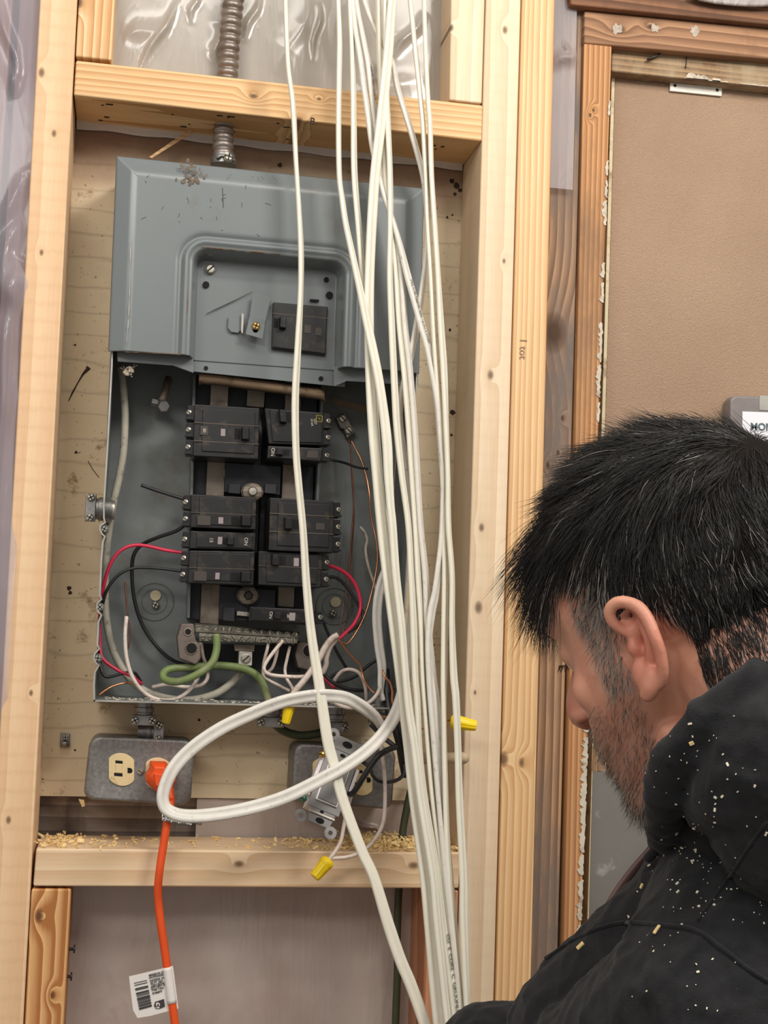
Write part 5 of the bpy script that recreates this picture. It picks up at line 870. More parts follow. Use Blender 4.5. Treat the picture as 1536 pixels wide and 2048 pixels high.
def outlet_box(cs, yf, label, recs, screw_at):
    R = empty('outlet_box', P((cs[2][0]+cs[3][0])/2, (cs[2][1]+cs[3][1])/2, yf/2)); tag(R, label, 'outlet box', 'double outlet boxes')
    cc = np.mean(np.array(cs), 0); sh = lambda k_: [cc+(np.array(q)-cc)*k_ for q in cs]
    mb = MB(); mb.px(rquad(sh(.985)), yf+.006, -yf-.007); mb.build('box_body', M_galv, R, bevel=.001)
    mb = MB(); ring = [(1.0, .008), (1.0, .003), (.975, .0006), (.93, -.0004), (.90, 0)]; n = len(rquad(cs)); v = []
    for k_, e in ring: v += [P(q[0], q[1], yf+e) for q in rquad(sh(k_))]
    f = [(i*n+j, i*n+(j+1) % n, (i+1)*n+(j+1) % n, (i+1)*n+j) for i in range(len(ring)-1) for j in range(n)]+[tuple((len(ring)-1)*n+j for j in range(n))]
    mb.add(v, f); mb.build('cover_plate', M_galv, R, smooth=True)
    for (cx, cy, sx, sy) in recs:
        y0 = yf-.0018
        def F(u, v, e=0.): return P(cx+u*sx+v*.0, cy+v*sy+u*sx*.085, y0-e)
        ol = [];
        for t in np.linspace(0, 2*math.pi, 40, endpoint=False):
            u, v = math.cos(t)*1.12, math.sin(t); ol.append((max(-.88, min(.88, u)), v))
        mb = MB(); mb.hexa([F(u*1.05, v*1.05, -.0022) for u, v in ol], [F(u*1.05, v*1.05, -.004) for u, v in ol]); mb.build('opening_shadow_gap', M_hole, R)
        mb = MB(); mb.hexa([F(u, v) for u, v in ol], [F(u, v, -.006) for u, v in ol]); rc = mb.build('receptacle', M_ivory, R, bevel=.0006, label='ivory receptacle face')
        for (u, v, w, h) in ((-.17, -.44, .25, .085), (-.22, .33, .29, .085)):
            mb = MB(); mb.hexa([F(u-w, v-h, .0003), F(u+w, v-h, .0003), F(u+w, v+h, .0003), F(u-w, v+h, .0003)], [F(u-w, v-h, -.002), F(u+w, v-h, -.002), F(u+w, v+h, -.002), F(u-w, v+h, -.002)]); mb.build('slot', M_hole, rc)
        mb = MB(); aa = [(math.cos(t), math.sin(t)) for t in np.linspace(-math.pi/2, math.pi/2, 9)]+[(-.9, 1), (-.9, -1)]
        mb.hexa([F(.58+.18*a, .02+.16*b, .0003) for a, b in aa], [F(.58+.18*a, .02+.16*b, -.002) for a, b in aa]); mb.build('ground_hole', M_hole, rc)
        mb = MB(); mb.hexa([F(-.42, -.32, .0009), F(.08, -.32, .0009), F(.0, .0, .0009), F(.08, .22, .0009), F(-.46, .22, .0009), F(-.40, .0, .0009)], [F(-.42, -.32, -.001), F(.08, -.32, -.001), F(.0, .0, -.001), F(.08, .22, -.001), F(-.46, .22, -.001), F(-.40, 0, -.001)]); mb.build('raised_rib', M_ivory, rc, bevel=.0004)
    mb = MB(); screw(mb, P(screw_at[0], screw_at[1], yf-.0006), .0034, slot=.6, h=.0022); mb.build('screw', [M_zinc, M_slot], R)
    return R
outlet_box([(180, 1472), (390, 1481), (381, 1612), (166, 1598)], -.058, 'grey double outlet box with the orange plug in it, lower left', [(243, 1539, 29, 33), (317, 1548, 29, 33)], (281, 1543))
outlet_box([(588, 1487), (792, 1497), (783, 1619), (582, 1601)], -.058, 'grey double outlet box behind the hanging switch, lower right', [(648, 1548, 26, 32), (723, 1558, 25, 33)], (686, 1553))
# ---------------------------------------------------------------- hanging switch on its strap
SWc = P(668, 1560, -.115); SW = empty('light_switch', SWc+np.array([0, 0, -.045])); tag(SW, 'grey metal-strap switch with white rocker frame hanging loose over the right outlet', 'switch')
Ya = unit(P(697, 1478, -.100)-P(640, 1640, -.128)); Xa = unit(np.cross([0, 1., 0], Ya)); Xa = -Xa if Xa[0] < 0 else Xa; Na = unit(np.cross(Xa, Ya)); Na = -Na if Na[1] > 0 else Na
def sw(u, v, e): return SWc+Xa*u+Ya*v+Na*e      # metres: right, up, out
def plate(name, pts, e0, e1, mat, bevel=.0006, lab=None, parent=SW):
    mb = MB(); mb.hexa([sw(u, v, e1) for u, v in pts], [sw(u, v, e0) for u, v in pts]); return mb.build(name, mat, parent, bevel=bevel, label=lab)
M_strap = pbr('grey_strap', srgb(132, 130, 128), .45, .3, var=.1, vs=60)
YK = plate('strap', [(-.0135, -.034), (.0135, -.034), (.0135, -.040), (.0115, -.049), (-.0115, -.049), (-.0135, -.040)], -.001, .0006, M_strap)
plate('strap_frame', [(-.0175, -.034), (.0175, -.034), (.0175, .031), (-.0175, .031)], -.001, .0006, M_strap)
plate('strap_top', [(-.0145, .031), (.0145, .031), (.0155, .046), (-.0125, .046)], -.001, .0006, M_strap)
M_ear = pbr('dull_steel', srgb(140, 136, 134), .5, .3, var=.1)
for (u, v) in ((-.0165, .0445), (.0185, .0415), (-.0205, -.047), (.0145, -.052)):
    a = np.linspace(0, 2*math.pi, 20, endpoint=False); mb = MB(); R0, R1 = .0065, .0024
    o_ = [sw(u+R0*math.cos(t), v+R0*math.sin(t), .0008) for t in a]; i_ = [sw(u+R1*math.cos(t), v+R1*math.sin(t), .0008) for t in a]; ob = [q-Na*.0016 for q in o_]; ib = [q-Na*.0016 for q in i_]
    n = 20; mb.v = [tuple(q) for q in o_+i_+ob+ib]
    for j in range(n):
        k_ = (j+1) % n
        for q in ((j, k_, n+k_, n+j), (2*n+j, 3*n+j, 3*n+k_, 2*n+k_), (j, 2*n+j, 2*n+k_, k_), (n+j, n+k_, 3*n+k_, 3*n+j)): mb.f.append(q); mb.m.append(0)
    mb.build('strap_ear', M_ear, SW)
plate('strap_fold', [(-.0145, -.0375), (.0145, -.0375), (.0145, -.0400), (-.0145, -.0400)], .0004, .0022, M_zinc, lab='bright folded edge')
plate('switch_body', [(-.0165, -.033), (.0165, -.033), (.0165, .033), (-.0165, .033)], -.026, -.001, pbr('pale_plastic', srgb(222, 214, 212), .45))
plate('side_flange', [(-.0225, -.024), (-.0185, -.024), (-.0165, .020), (-.0205, .020)], -.012, -.0005, pbr('pale_plastic_b', srgb(226, 216, 216), .45), lab='pale plastic side')
plate('side_flange', [(.0180, -.022), (.0215, -.022), (.0225, .020), (.019, .020)], -.012, -.0005, pbr('pale_plastic_c', srgb(226, 216, 216), .45), lab='pale plastic side')
plate('rocker_frame', [(-.012, -.026), (.012, -.026), (.012, .016), (-.012, .016)], .0004, .003, pbr('white_plastic', srgb(238, 234, 230), .35), lab='white rocker frame')
plate('rocker', [(-.0106, -.0246), (.0106, -.0246), (.0106, .0146), (-.0106, .0146)], .003, .0046, pbr('grey_plastic', srgb(126, 124, 122), .4), lab='grey rocker')
for (u, v, r) in ((0, .027, .0022), (.001, .0395, .0042), (-.001, -.0355, .0016), (0, -.0445, .0036)):
    mb = MB(); a = np.linspace(0, 2*math.pi, 16, endpoint=False); mb.hexa([sw(u+r*1.3*math.cos(t), v+r*.8*math.sin(t), .0012) for t in a], [sw(u+r*1.3*math.cos(t), v+r*.8*math.sin(t), 0) for t in a]); mb.build('strap_hole', M_hole, SW, label='dark hole')
mb = MB(); screw(mb, sw(-.021, .0195, .003), .0036, ax=(-.8, -.6, .1), h=.003); mb.build('terminal_screw', [M_brass, M_slot], SW, label='brass terminal screw')
mb = MB(); screw(mb, sw(-.0235, -.030, .002), .0036, ax=(-.8, -.6, .1), h=.003); mb.build('ground_screw', [pbr('green_screw', srgb(66, 128, 112), .4, .5), M_slot], SW, label='green ground screw')
# ---------------------------------------------------------------- orange extension cord
M_or = pbr('orange_vinyl', srgb(232, 84, 28), .42, var=.05); M_tag = pbr('white_tag', srgb(232, 226, 220), .45, var=.03); M_tp = pbr('tag_print', srgb(62, 58, 58), .6)
cpts = [(334, 1572, -.098), (341, 1600, -.104), (335, 1640, -.108), (327, 1690, -.110), (320, 1735, -.112), (316, 1775, -.112), (317, 1805, -.112), (322, 1850, -.113), (328, 1890, -.114), (335, 1940, -.115), (341, 1985, -.116), (350, 2048, -.117), (364, 2150, -.118), (380, 2320, -.12)]
a = cr(cpts, 8); cpath = np.array([P(*q) for q in a]); mb = MB(); mb.tube(cpath, .0041, 14); CORD = mb.build('extension_cord', M_or, smooth=True); tag(CORD, 'orange extension cord plugged into the left outlet and hanging to the floor', 'extension cord')
mb = MB(); ol = [(300, 1522), (331, 1523), (340, 1534), (350, 1540), (352, 1560), (346, 1574), (342, 1586), (318, 1584), (308, 1580), (291, 1562), (290, 1548), (299, 1536)]
cxp = np.mean(np.array(ol), 0); v = []; lev = [(-.060, 1.0), (-.068, 1.02), (-.082, .98), (-.092, .86), (-.097, .60)]
for yy, k_ in lev: v += [P(*(cxp+(np.array(q)-cxp)*k_), yy) for q in ol]
n = len(ol); f = [(i*n+j, i*n+(j+1) % n, (i+1)*n+(j+1) % n, (i+1)*n+j) for i in range(len(lev)-1) for j in range(n)]+[tuple(range(n)), tuple((len(lev)-1)*n+j for j in range(n))]
mb.add(v, f); mb.build('plug', M_or, CORD, bevel=.0012, label='orange moulded plug')
mb = MB(); mb.px([(308, 1547), (334, 1549), (334, 1574), (311, 1572)], -.100, .006); mb.build('plug_grip', M_or, CORD, bevel=.001)
mb = MB(); mb.lathe(P(334, 1572, -.096), P(341, 1602, -.104)-P(334, 1572, -.096), [(-.004, .0062), (.008, .0055), (.018, .0046)], 14); mb.build('strain_relief', M_or, CORD, smooth=True)
def flag(pts, wrap, name):
    mb = MB(); mb.px(pts, -.1165, .0006); o = mb.build(name, M_tag, CORD, label='white paper cord tag'); i0, i1 = wrap
    mb = MB(); mb.tube(cpath[i0:i1], .0048, 14); mb.build('tag_wrap', M_tag, o, smooth=True); return o
ip = lambda y: int(np.argmin([abs(P_inv(p)[1]-y) for p in cpath]))
t2 = flag([(258, 1953), (292, 1945), (346, 1932), (357, 2017), (300, 2032), (275, 2036), (266, 2020)], (ip(1933), ip(2016)), 'cord_tag')
TX, TY = unit(P(346, 1932, -.117)-P(258, 1953, -.117)), unit(P(258, 1953, -.117)-P(276, 2036, -.117)); tp = lambda px, py: P(px, py, -.1172)
mb = MB(); y = 0.
bars = [1, 3, 1.2, 5, 2.2, 1, 1, 4, 3, 1.2, 1, 1.4, 1, 2, 5, 1, 1, 1.3, 2, 1.1, 1, 1.2, 3, 1.4, 4, 1]
A0, A1, B0, B1 = np.array([268., 1966.]), np.array([294., 1960.]), np.array([279., 2021.]), np.array([304., 2014.]); tot = sum(bars); s = 0
for i, w in enumerate(bars):
    if i % 2 == 0:
        t0, t1 = s/tot, (s+w)/tot; mb.hexa([tp(*(A0+(B0-A0)*t0)), tp(*(A1+(B1-A1)*t0)), tp(*(A1+(B1-A1)*t1)), tp(*(A0+(B0-A0)*t1))], [tp(*(A0+(B0-A0)*t0))+np.array([0, .0004, 0]), tp(*(A1+(B1-A1)*t0))+np.array([0, .0004, 0]), tp(*(A1+(B1-A1)*t1))+np.array([0, .0004, 0]), tp(*(A0+(B0-A0)*t1))+np.array([0, .0004, 0])])
    s += w
mb.build('barcode', M_tp, t2, label='black barcode bars')
mb = MB()
for txt, px, py in (('MADE IN CHINA', 298, 1951), ('OUTDOOR CORD', 298, 1956), ('RATING 10 A', 300, 1962), ('25 FT 16/3', 301, 1967), ('125V SJTW', 302, 1972), ('DO NOT REMOVE', 302, 1976), ('THIS TAG', 303, 1981), ('E186877', 305, 1987)):
    put_text(mb, txt, tp(px, py), TX, TY, .0028, 0, .00008, 'LEFT')
mb.build('small_print', M_tp, t2, label='small dark print')
mb = MB(); mb.px([(319, 2001), (328, 1998), (330, 2013), (321, 2017), (313, 2018), (308, 2012), (310, 2004)], -.1173, .0004); mb.build('stamp', M_tp, t2, label='dark approval stamp')
mb = MB(); a = np.linspace(0, 2*math.pi, 16, endpoint=False); mb.px([(315.5+4.6*math.cos(t), 2011+6*math.sin(t)) for t in a], -.1176, .0004); mb.build('stamp_disc', M_tag, t2)
mb = MB(); put_text(mb, 'UL', tp(315.5, 2011)+np.array([0, -.0006, 0]), TX, TY, .0036, 0, .0002); mb.build('stamp_letters', M_tp, t2)
t1 = flag([(324, 1617), (334, 1612), (372, 1624), (386, 1640), (383, 1650), (372, 1649), (324, 1641)], (ip(1616), ip(1642)), 'cord_tag')
mb = MB()
for txt, px, py in (('ABANDON', 325, 1624), ("A utiliser a l'exterieur", 325, 1632), ("n'est pas utilise", 325, 1639)): put_text(mb, txt, tp(px, py), unit(P(372, 1638, -.117)-P(324, 1628, -.117)), unit(P(324, 1617, -.117)-P(324, 1641, -.117)), .0046, 0, .00012, 'LEFT')
mb.build('small_print', M_tp, t1, label='small dark print')
# green string tangled at the plug
mb = MB(); mb.tube(cr([P(x, y, -.108) for x, y in ((330, 1577), (336, 1582), (331, 1586), (337, 1590), (332, 1594))], 4), .0009, 6); tag(mb.build('twist_tie', pbr('lime_tie', srgb(150, 160, 40), .4, .3), smooth=True), 'tiny lime green twist tie at the base of the orange plug', 'twist tie')
# ---------------------------------------------------------------- sawdust and chips
M_saw = pbr('sawdust', srgb(236, 206, 146), .9, var=.2, vs=500)
mb = MB()
zl0 = lambda x: P(72.3, 1696.6, YF)[2]+(x-P(72.3, 1696.6, YF)[0])*(P(921, 1705.5, YF)[2]-P(72.3, 1696.6, YF)[2])/(P(921, 1705.5, YF)[0]-P(72.3, 1696.6, YF)[0])
def flake(q, s):
    a = rng.normal(size=3); a = unit(a*np.array([1, 1, .35])); b = unit(np.cross(a, rng.normal(size=3))); c_ = np.cross(a, b); mb.box(q, [a, b, c_], (s*rng.uniform(.8, 2.4), s*rng.uniform(.4, 1), s*.22))
for px, sp, n, hh in ((125, 28, 110, .004), (205, 60, 40, .002), (770, 42, 420, .007), (830, 45, 300, .006), (690, 45, 90, .003), (480, 160, 60, .001), (905, 10, 70, .006), (640, 60, 40, .002)):
    for _ in range(n):
        x0 = P(random.gauss(px, sp), 1690, -.05)[0]; yy = random.uniform(-.087, -.012) if px != 770 else random.gauss(-.045, .022); yy = max(-.088, min(-.008, yy))
        flake(np.array([x0, yy, zl0(x0)+abs(random.gauss(0, hh))*.6+.0006]), random.uniform(.0008, .0019))
tag(mb.build('sawdust', M_saw), 'sawdust and wood shavings heaped along the top of the lower block', 'sawdust', kind='stuff')
for pts, lab in (([(157, 1598), (168, 1600), (170, 1612), (164, 1614)], 'curled wood shaving caught under the left outlet box'),):
    mb = MB(); mb.px(pts, -.012, .001); tag(mb.build('wood_shaving', M_saw), lab, 'wood shaving')
# ================================================================ the person
A_Y, A_P, A_T = math.radians(44), math.radians(20), math.radians(2)
bC = -CF; f0 = -math.cos(A_Y)*CR-math.sin(A_Y)*bC; l0 = -math.sin(A_Y)*CR+math.cos(A_Y)*bC
HF = math.cos(A_P)*f0-math.sin(A_P)*CU; HU = math.cos(A_P)*CU+math.sin(A_P)*f0; HL = l0
HL, HU = math.cos(A_T)*HL-math.sin(A_T)*HU, math.cos(A_T)*HU+math.sin(A_T)*HL
EAR = Q(1287, 1289, .80); HO = EAR-.072*HL
def h(f, l, u): return HO+.001*(f*HF+l*HL+u*HU)
HA = (HF, HL, HU)
T8 = math.radians(9); HFc, HUc = math.cos(T8)*HF+math.sin(T8)*HU, math.cos(T8)*HU-math.sin(T8)*HF; HAc = (HFc, HL, HUc)
mb = MB()
E_ = lambda f, l, u, rf, rl, ru, nu=28, nv=18: mb.ell(h(f, l, u), HA, (rf*.001, rl*.001, ru*.001), nu, nv)
mb.ell(h(-4, 0, 46), HAc, (.096, .074, .081), 40, 26)
# face block: rings of (height, front, back, half width, squareness)
secs = [(88, 74, -40, 52, 2.1), (66, 91, -40, 62, 2.15), (46, 96, -40, 65, 2.15), (33, 97, -40, 66, 2.2), (20, 89, -40, 66, 2.15), (8, 87, -38, 67, 2.1), (-8, 88, -32, 68, 2.05), (-22, 88, -24, 66, 2.05), (-36, 90, -14, 62, 2.05), (-50, 90, -6, 58, 2.05), (-62, 87, 0, 54, 2.05), (-74, 85, 8, 49, 2.05), (-86, 85, 18, 41, 2.05), (-95, 79, 28, 31, 2.), (-101, 67, 40, 18, 2.)]
v = []; n = 40
for (u, fr, ba, hw, sq) in secs:
    c_, r_ = (fr+ba)/2, (fr-ba)/2
    for j in range(n):
        t = 2*math.pi*j/n; ct, st = math.cos(t), math.sin(t); v.append(h(c_+r_*np.sign(ct)*abs(ct)**(2/sq), hw*np.sign(st)*abs(st)**(2/sq), u))
mb.add(v, [(i*n+j, i*n+(j+1) % n, (i+1)*n+(j+1) % n, (i+1)*n+j) for i in range(len(secs)-1) for j in range(n)]+[tuple(range(n)), tuple((len(secs)-1)*n+j for j in range(n))])
# nose
nose = [(26, 96, 7, 8), (14, 98, 8, 9), (4, 103, 9, 11), (-8, 110, 10, 13), (-17, 114, 11.5, 15), (-24, 114, 12, 15), (-29, 108, 11, 12)]
mb.tube([h(f-6, 0, u) for u, f, w, d in nose], [w*.001 for u, f, w, d in nose], 16, up=HF, flat=1.0)
E_(110, 0, -22, 10, 9.5, 9); E_(101, 12.5, -25, 10, 6.5, 7.5); E_(101, -12.5, -25, 10, 6.5, 7.5)
for s in (1, -1):
    E_(81, s*29, 31, 11, 23, 8); E_(77, s*32, 13, 11, 14.5, 10.5); E_(62, s*46, -14, 12, 18, 16)
    mb.caps([h(14, s*49, -56), h(40, s*43, -80), h(70, s*20, -90)], [.011, .011, .011], 14)
E_(90, 0, -43, 7, 23, 5); E_(90, 0, -55, 7, 20, 5.5); E_(82, 0, -86, 9, 19, 12)
# neck, trapezius, trunk, limbs
NB0, NB1 = h(-28, 0, -20), Q(1545, 1640, .875)
mb.caps([NB0, h(-45, 0, -75), NB1], [.060, .057, .066], 26)
SHL, SHR = Q(1440, 2075, .775), Q(1800, 2010, 1.02)
CH = (SHL+SHR)/2; BKV = unit(np.array([HF[0], HF[1], 0])); LFV = np.array([-BKV[1], BKV[0], 0]); LFV = LFV if LFV@HL > 0 else -LFV
PEL = CH+np.array([0, 0, -.44])-BKV*.06; FLOORZ = 0.
def body_parts(g, mb):           # g: extra thickness of cloth over skin
    mb.caps([NB1-np.array([0, 0, .02]), SHL+np.array([0, 0, .012])], [.046+g, .050+g], 22); mb.caps([NB1-np.array([0, 0, .02]), SHR+np.array([0, 0, .012])], [.046+g, .050+g], 22)
    mb.ell(CH+np.array([0, 0, -.10])-BKV*.01, (LFV, BKV, (0, 0, 1)), (.165+g, .112+g, .20+g), 30, 18)
    mb.ell(CH+np.array([0, 0, -.30])-BKV*.03, (LFV, BKV, (0, 0, 1)), (.158+g, .115+g, .22+g), 30, 18)
    mb.caps([SHL, Q(1330, 2150, .80), Q(1130, 2270, .86)], [.058+g, .056+g, .046+g], 22)
    mb.caps([SHR, Q(1400, 2190, 1.04), Q(1000, 2160, 1.03)], [.056+g, .050+g, .042+g], 22)
ELL, ELR = Q(1130, 2270, .86), Q(1000, 2160, 1.03)
WRL, WRR = Q(905, 2330, 1.03), Q(850, 2330, 1.15)
body_parts(0, mb)
mb.ell(PEL, (LFV, BKV, (0, 0, 1)), (.15, .11, .12), 24, 14)
for e, w in ((ELL, WRL), (ELR, WRR)):
    mb.caps([e, w], [.042, .027], 18); ax = unit(w-e); sd = unit(np.cross(ax, [0, 0, 1])); dn = np.cross(ax, sd)
    mb.ell(w+ax*.045, (ax, sd, dn), (.048, .038, .016), 16, 10)
    for i, L_ in enumerate((.062, .072, .068, .054)):
        b0 = w+ax*.078+sd*(-.028+.0185*i); mb.caps([b0-ax*.02, b0+ax*L_*.5-dn*.006, b0+ax*L_*.8-dn*.026], [.0095, .0088, .0075], 10)
    b0 = w+ax*.03-sd*.032; mb.caps([b0, b0+ax*.030-sd*.018-dn*.01, b0+ax*.055-sd*.016-dn*.025], [.012, .0105, .009], 10)
# ear, modelled from its own plane: X towards the face, Y up, Z out of the head
eo = Q(1287, 1297, .796); EZ = unit(l0*.80+(-f0)*.10+bC*.35); EY = unit(HU-EZ*(HU@EZ)); EX = np.cross(EY, EZ); EX = EX if EX@HF > 0 else -EX
SC = .80/F_PX
def er(px, py, z):               # traced pixel, z metres above the ear plane
    d = ray(px, py); t = ((eo-CAM)@EZ)/(d@EZ); return CAM+d*t+EZ*z
mb.caps([er(x, y, z) for x, y, z in ((1268, 1272, .000), (1246, 1260, .002), (1229, 1242, .0045), (1225, 1221, .006), (1236, 1206, .0065), (1257, 1203, .0065), (1284, 1214, .007), (1304, 1238, .009), (1320, 1272, .011), (1330, 1305, .010), (1333, 1340, .008), (1326, 1362, .005))], [.0026, .0030, .0034, .0037, .0039, .0040, .0042, .0041, .0040, .0038, .0036, .0040], 12, 7)
mb.caps([er(x, y, z) for x, y, z in ((1272, 1222, -.001), (1286, 1242, .002), (1299, 1270, .0035), (1304, 1300, .0035), (1303, 1328, .002), (1294, 1345, .002))], [.003, .0034, .0036, .0036, .0034, .004], 12, 7)      # antihelix
mb.caps([er(x, y, z) for x, y, z in ((1308, 1350, .003), (1305, 1372, .004), (1299, 1386, .003))], [.0062, .0062, .0052], 14, 6)                                   # lobe
mb.ell(er(1287, 1352, .000), (EX, EY, EZ), (.0065, .011, .006), 14, 10)
bowl = [(1250, 1216), (1272, 1212), (1296, 1236), (1314, 1272), (1324, 1310), (1322, 1350), (1306, 1388), (1288, 1380), (1286, 1340), (1288, 1300), (1276, 1262), (1248, 1250), (1234, 1232)]
mb.hexa([er(x, y, -.0005) for x, y in bowl], [er(x, y, -.006) for x, y in bowl])
mb.caps([er(1262, 1256, -.004), er(1290, 1300, -.010), er(1296, 1350, -.006)], [.007, .008, .006], 12)
mb.ell(er(1270, 1296, .000), (EX, EY, EZ), (.0048, .0062, .0050), 12, 8)     # tragus
# the same ear on the far side
mb.ell(h(-6, -76, 4), (unit(HF*.8-HL*.5), unit(HL), HU), (.017, .006, .031), 16, 12)
def remesh(mb, vox, smooth=4, f=.5):
    me = bpy.data.meshes.new('r'); v = np.array(mb.v); o0 = v.mean(0); me.from_pydata((v-o0).tolist(), [], mb.f)
    import bmesh
    bm = bmesh.new(); bm.from_mesh(me); bmesh.ops.recalc_face_normals(bm, faces=bm.faces); bm.to_mesh(me); bm.free()
    o = bpy.data.objects.new('r', me); COL.objects.link(o); m = o.modifiers.new('r', 'REMESH'); m.mode = 'VOXEL'; m.voxel_size = vox
    if smooth: s = o.modifiers.new('s', 'SMOOTH'); s.factor = f; s.iterations = smooth
    dg = bpy.context.evaluated_depsgraph_get(); e = o.evaluated_get(dg); out = bpy.data.meshes.new_from_object(e); bpy.data.objects.remove(o)
    nv = len(out.vertices); co = np.empty(nv*3); out.vertices.foreach_get('co', co); return out, co.reshape(-1, 3)+o0, o0
def from_mesh(me, co, name, mat, parent=None):
    o0 = ORG[parent.name] if parent is not None else np.array([co[:, 0].mean(), co[:, 1].mean(), co[:, 2].min()])
    me.vertices.foreach_set('co', (co-o0).ravel()); me.materials.clear(); me.materials.append(mat); me.polygons.foreach_set('use_smooth', [True]*len(me.polygons)); me.name = name; me.update()
    o = bpy.data.objects.new(name, me); COL.objects.link(o); ORG[o.name] = o0
    if parent is not None: o.parent = parent
    else: o.location = o0
    return o
k = NT('skin'); v_ = k.co.outputs['Object']
c = k.ramp(k.noise(v_, 26, 4), [(.3, srgb(214, 150, 124)), (.7, srgb(228, 172, 144))])
c = k.mix(k.ramp(k.noise(v_, 90, 4, .7), [(.52, G2(0)), (.75, G2(.5))]), c, srgb(196, 118, 98))
at = k.n('Attribute', attribute_name='tone'); c = k.mix(at.outputs['Fac'], c, srgb(196, 112, 92)); at2 = k.n('Attribute', attribute_name='stubble'); c = k.mix(at2.outputs['Fac'], c, srgb(150, 100, 82))
k.l(c, k.b.inputs['Base Color']); k.b.inputs['Roughness'].default_value = .48; k.b.inputs['Subsurface Weight'].default_value = .12; k.b.inputs['Subsurface Radius'].default_value = (.008, .003, .0015); k.b.inputs['Subsurface Scale'].default_value = .6
k.bump(k.noise(v_, 900, 2), .10, .0004); M_skin = k.mat
me, co, _ = remesh(mb, .00145, 4, .5)
def loc(co): d = (co-HO)*1000; return d@HF, d@HL, d@HU
# press in the eye sockets, nostrils, ear canal
fF, fL, fU = loc(co)
def dent(f, l, u, r, dpt, direction):
    global co
    w = np.exp(-(((fF-f)**2+(fL-l)**2+(fU-u)**2)/r**2)); co = co+np.outer(w*dpt*.001, direction)
for s in (1, -1):
    dent(96, s*17, 16, 9, 7, -HF); dent(101, s*7, -33, 4.5, 6, HU); dent(99, s*52, 26, 9, 2, -HF)
ed_ = np.empty(len(me.edges)*2, np.int32); me.edges.foreach_get('vertices', ed_); ed_ = ed_.reshape(-1, 2); dg_ = np.bincount(ed_.ravel(), minlength=len(co))[:, None]
mk_ = (np.clip((fF-42)/25, 0, 1)*np.clip(1-np.exp(-((fF-112)**2+(fU+26)**2+fL**2)/16**2), 0, 1)*(np.abs(fL) < 90)*(fU > -115))[:, None]
for _ in range(45):
    av = np.zeros_like(co); np.add.at(av, ed_[:, 0], co[ed_[:, 1]]); np.add.at(av, ed_[:, 1], co[ed_[:, 0]]); co = co+mk_*.6*(av/dg_-co)
w_ = np.exp(-(((co-er(1290, 1288, -.002))**2).sum(1))/.0042**2); co = co-np.outer(w_*.010, HL)
w_ = np.exp(-(((co-er(1258, 1236, -.001))**2).sum(1))/.005**2); co = co-np.outer(w_*.004, EZ)
PER = from_mesh(me, co, 'person', M_skin); tag(PER, 'person in a black hooded sweatshirt with dark greying hair, seen from behind, looking down left', 'person')
fF, fL, fU = loc(co)
ed = np.sqrt((((co-er(1290, 1300, .004))*1000)**2).sum(1)); tone = np.clip(1-np.abs(ed)/40, 0, 1)*(fL > 60)*.8+.9*np.exp(-((fF-112)**2/14**2+(fU+22)**2/12**2+fL**2/16**2))+.6*np.exp(-((fF-92)**2/16**2+(np.abs(fL)-36)**2/22**2+(fU+14)**2/16**2))
beard_w = lambda f, l, u: np.clip((-14+ (f-20)*.05 -.42*np.maximum(f-30, 0)-u)/16, 0, 1)*np.clip((f-14)/10, 0, 1)
stb = np.clip(beard_w(fF, np.abs(fL), fU), 0, 1)*np.clip((u_ := fU)*0+1, 0, 1)*(fU > -112)*.6
for nm, val in (('tone', np.clip(tone, 0, 1)), ('stubble', np.clip(stb, 0, 1))):
    a_ = me.attributes.new(nm, 'FLOAT', 'POINT'); a_.data.foreach_set('value', val.astype(np.float32))
# eyelid line and lashes, brow, nostril are hair parts; the eye itself:
for s in (1, -1):
    mb = MB(); mb.ell(h(74, s*32, 11), HA, (.0115, .0115, .0115), 18, 12)
    mb.build('eye', pbr('eye_white', srgb(226, 220, 214), .2), PER, smooth=True)
# ---------------------------------------------------------------- sweatshirt
k = NT('black_fleece'); v_ = k.co.outputs['Object']
c = k.ramp(k.noise(v_, 60, 5, .65), [(.3, srgb(20, 20, 22)), (.72, srgb(38, 38, 40))])
c = k.mix(k.ramp(k.noise(k.sc((1, 1, 2.2)), 240, 4, .7), [(.66, G2(0)), (.74, G2(.45))]), c, srgb(62, 62, 64))
k.l(c, k.b.inputs['Base Color']); k.b.inputs['Roughness'].default_value = .92; k.b.inputs['Sheen Weight'].default_value = .08; k.b.inputs['Sheen Roughness'].default_value = .6; k.b.inputs['Specular IOR Level'].default_value = .2
k.bump(k.math('ADD', k.noise(v_, 700, 3), k.math('MULTIPLY', k.noise(v_, 30, 3), 2.5)), .35, .0012); M_flc = k.mat
mb = MB(); body_parts(.014, mb)
mb.caps([ELL, ELL*.15+WRL*.85], [.056, .04], 20); mb.caps([ELR, ELR*.15+WRR*.85], [.052, .04], 20)
mb.ell(PEL+np.array([0, 0, .06]), (LFV, BKV, (0, 0, 1)), (.178, .135, .10), 26, 14)
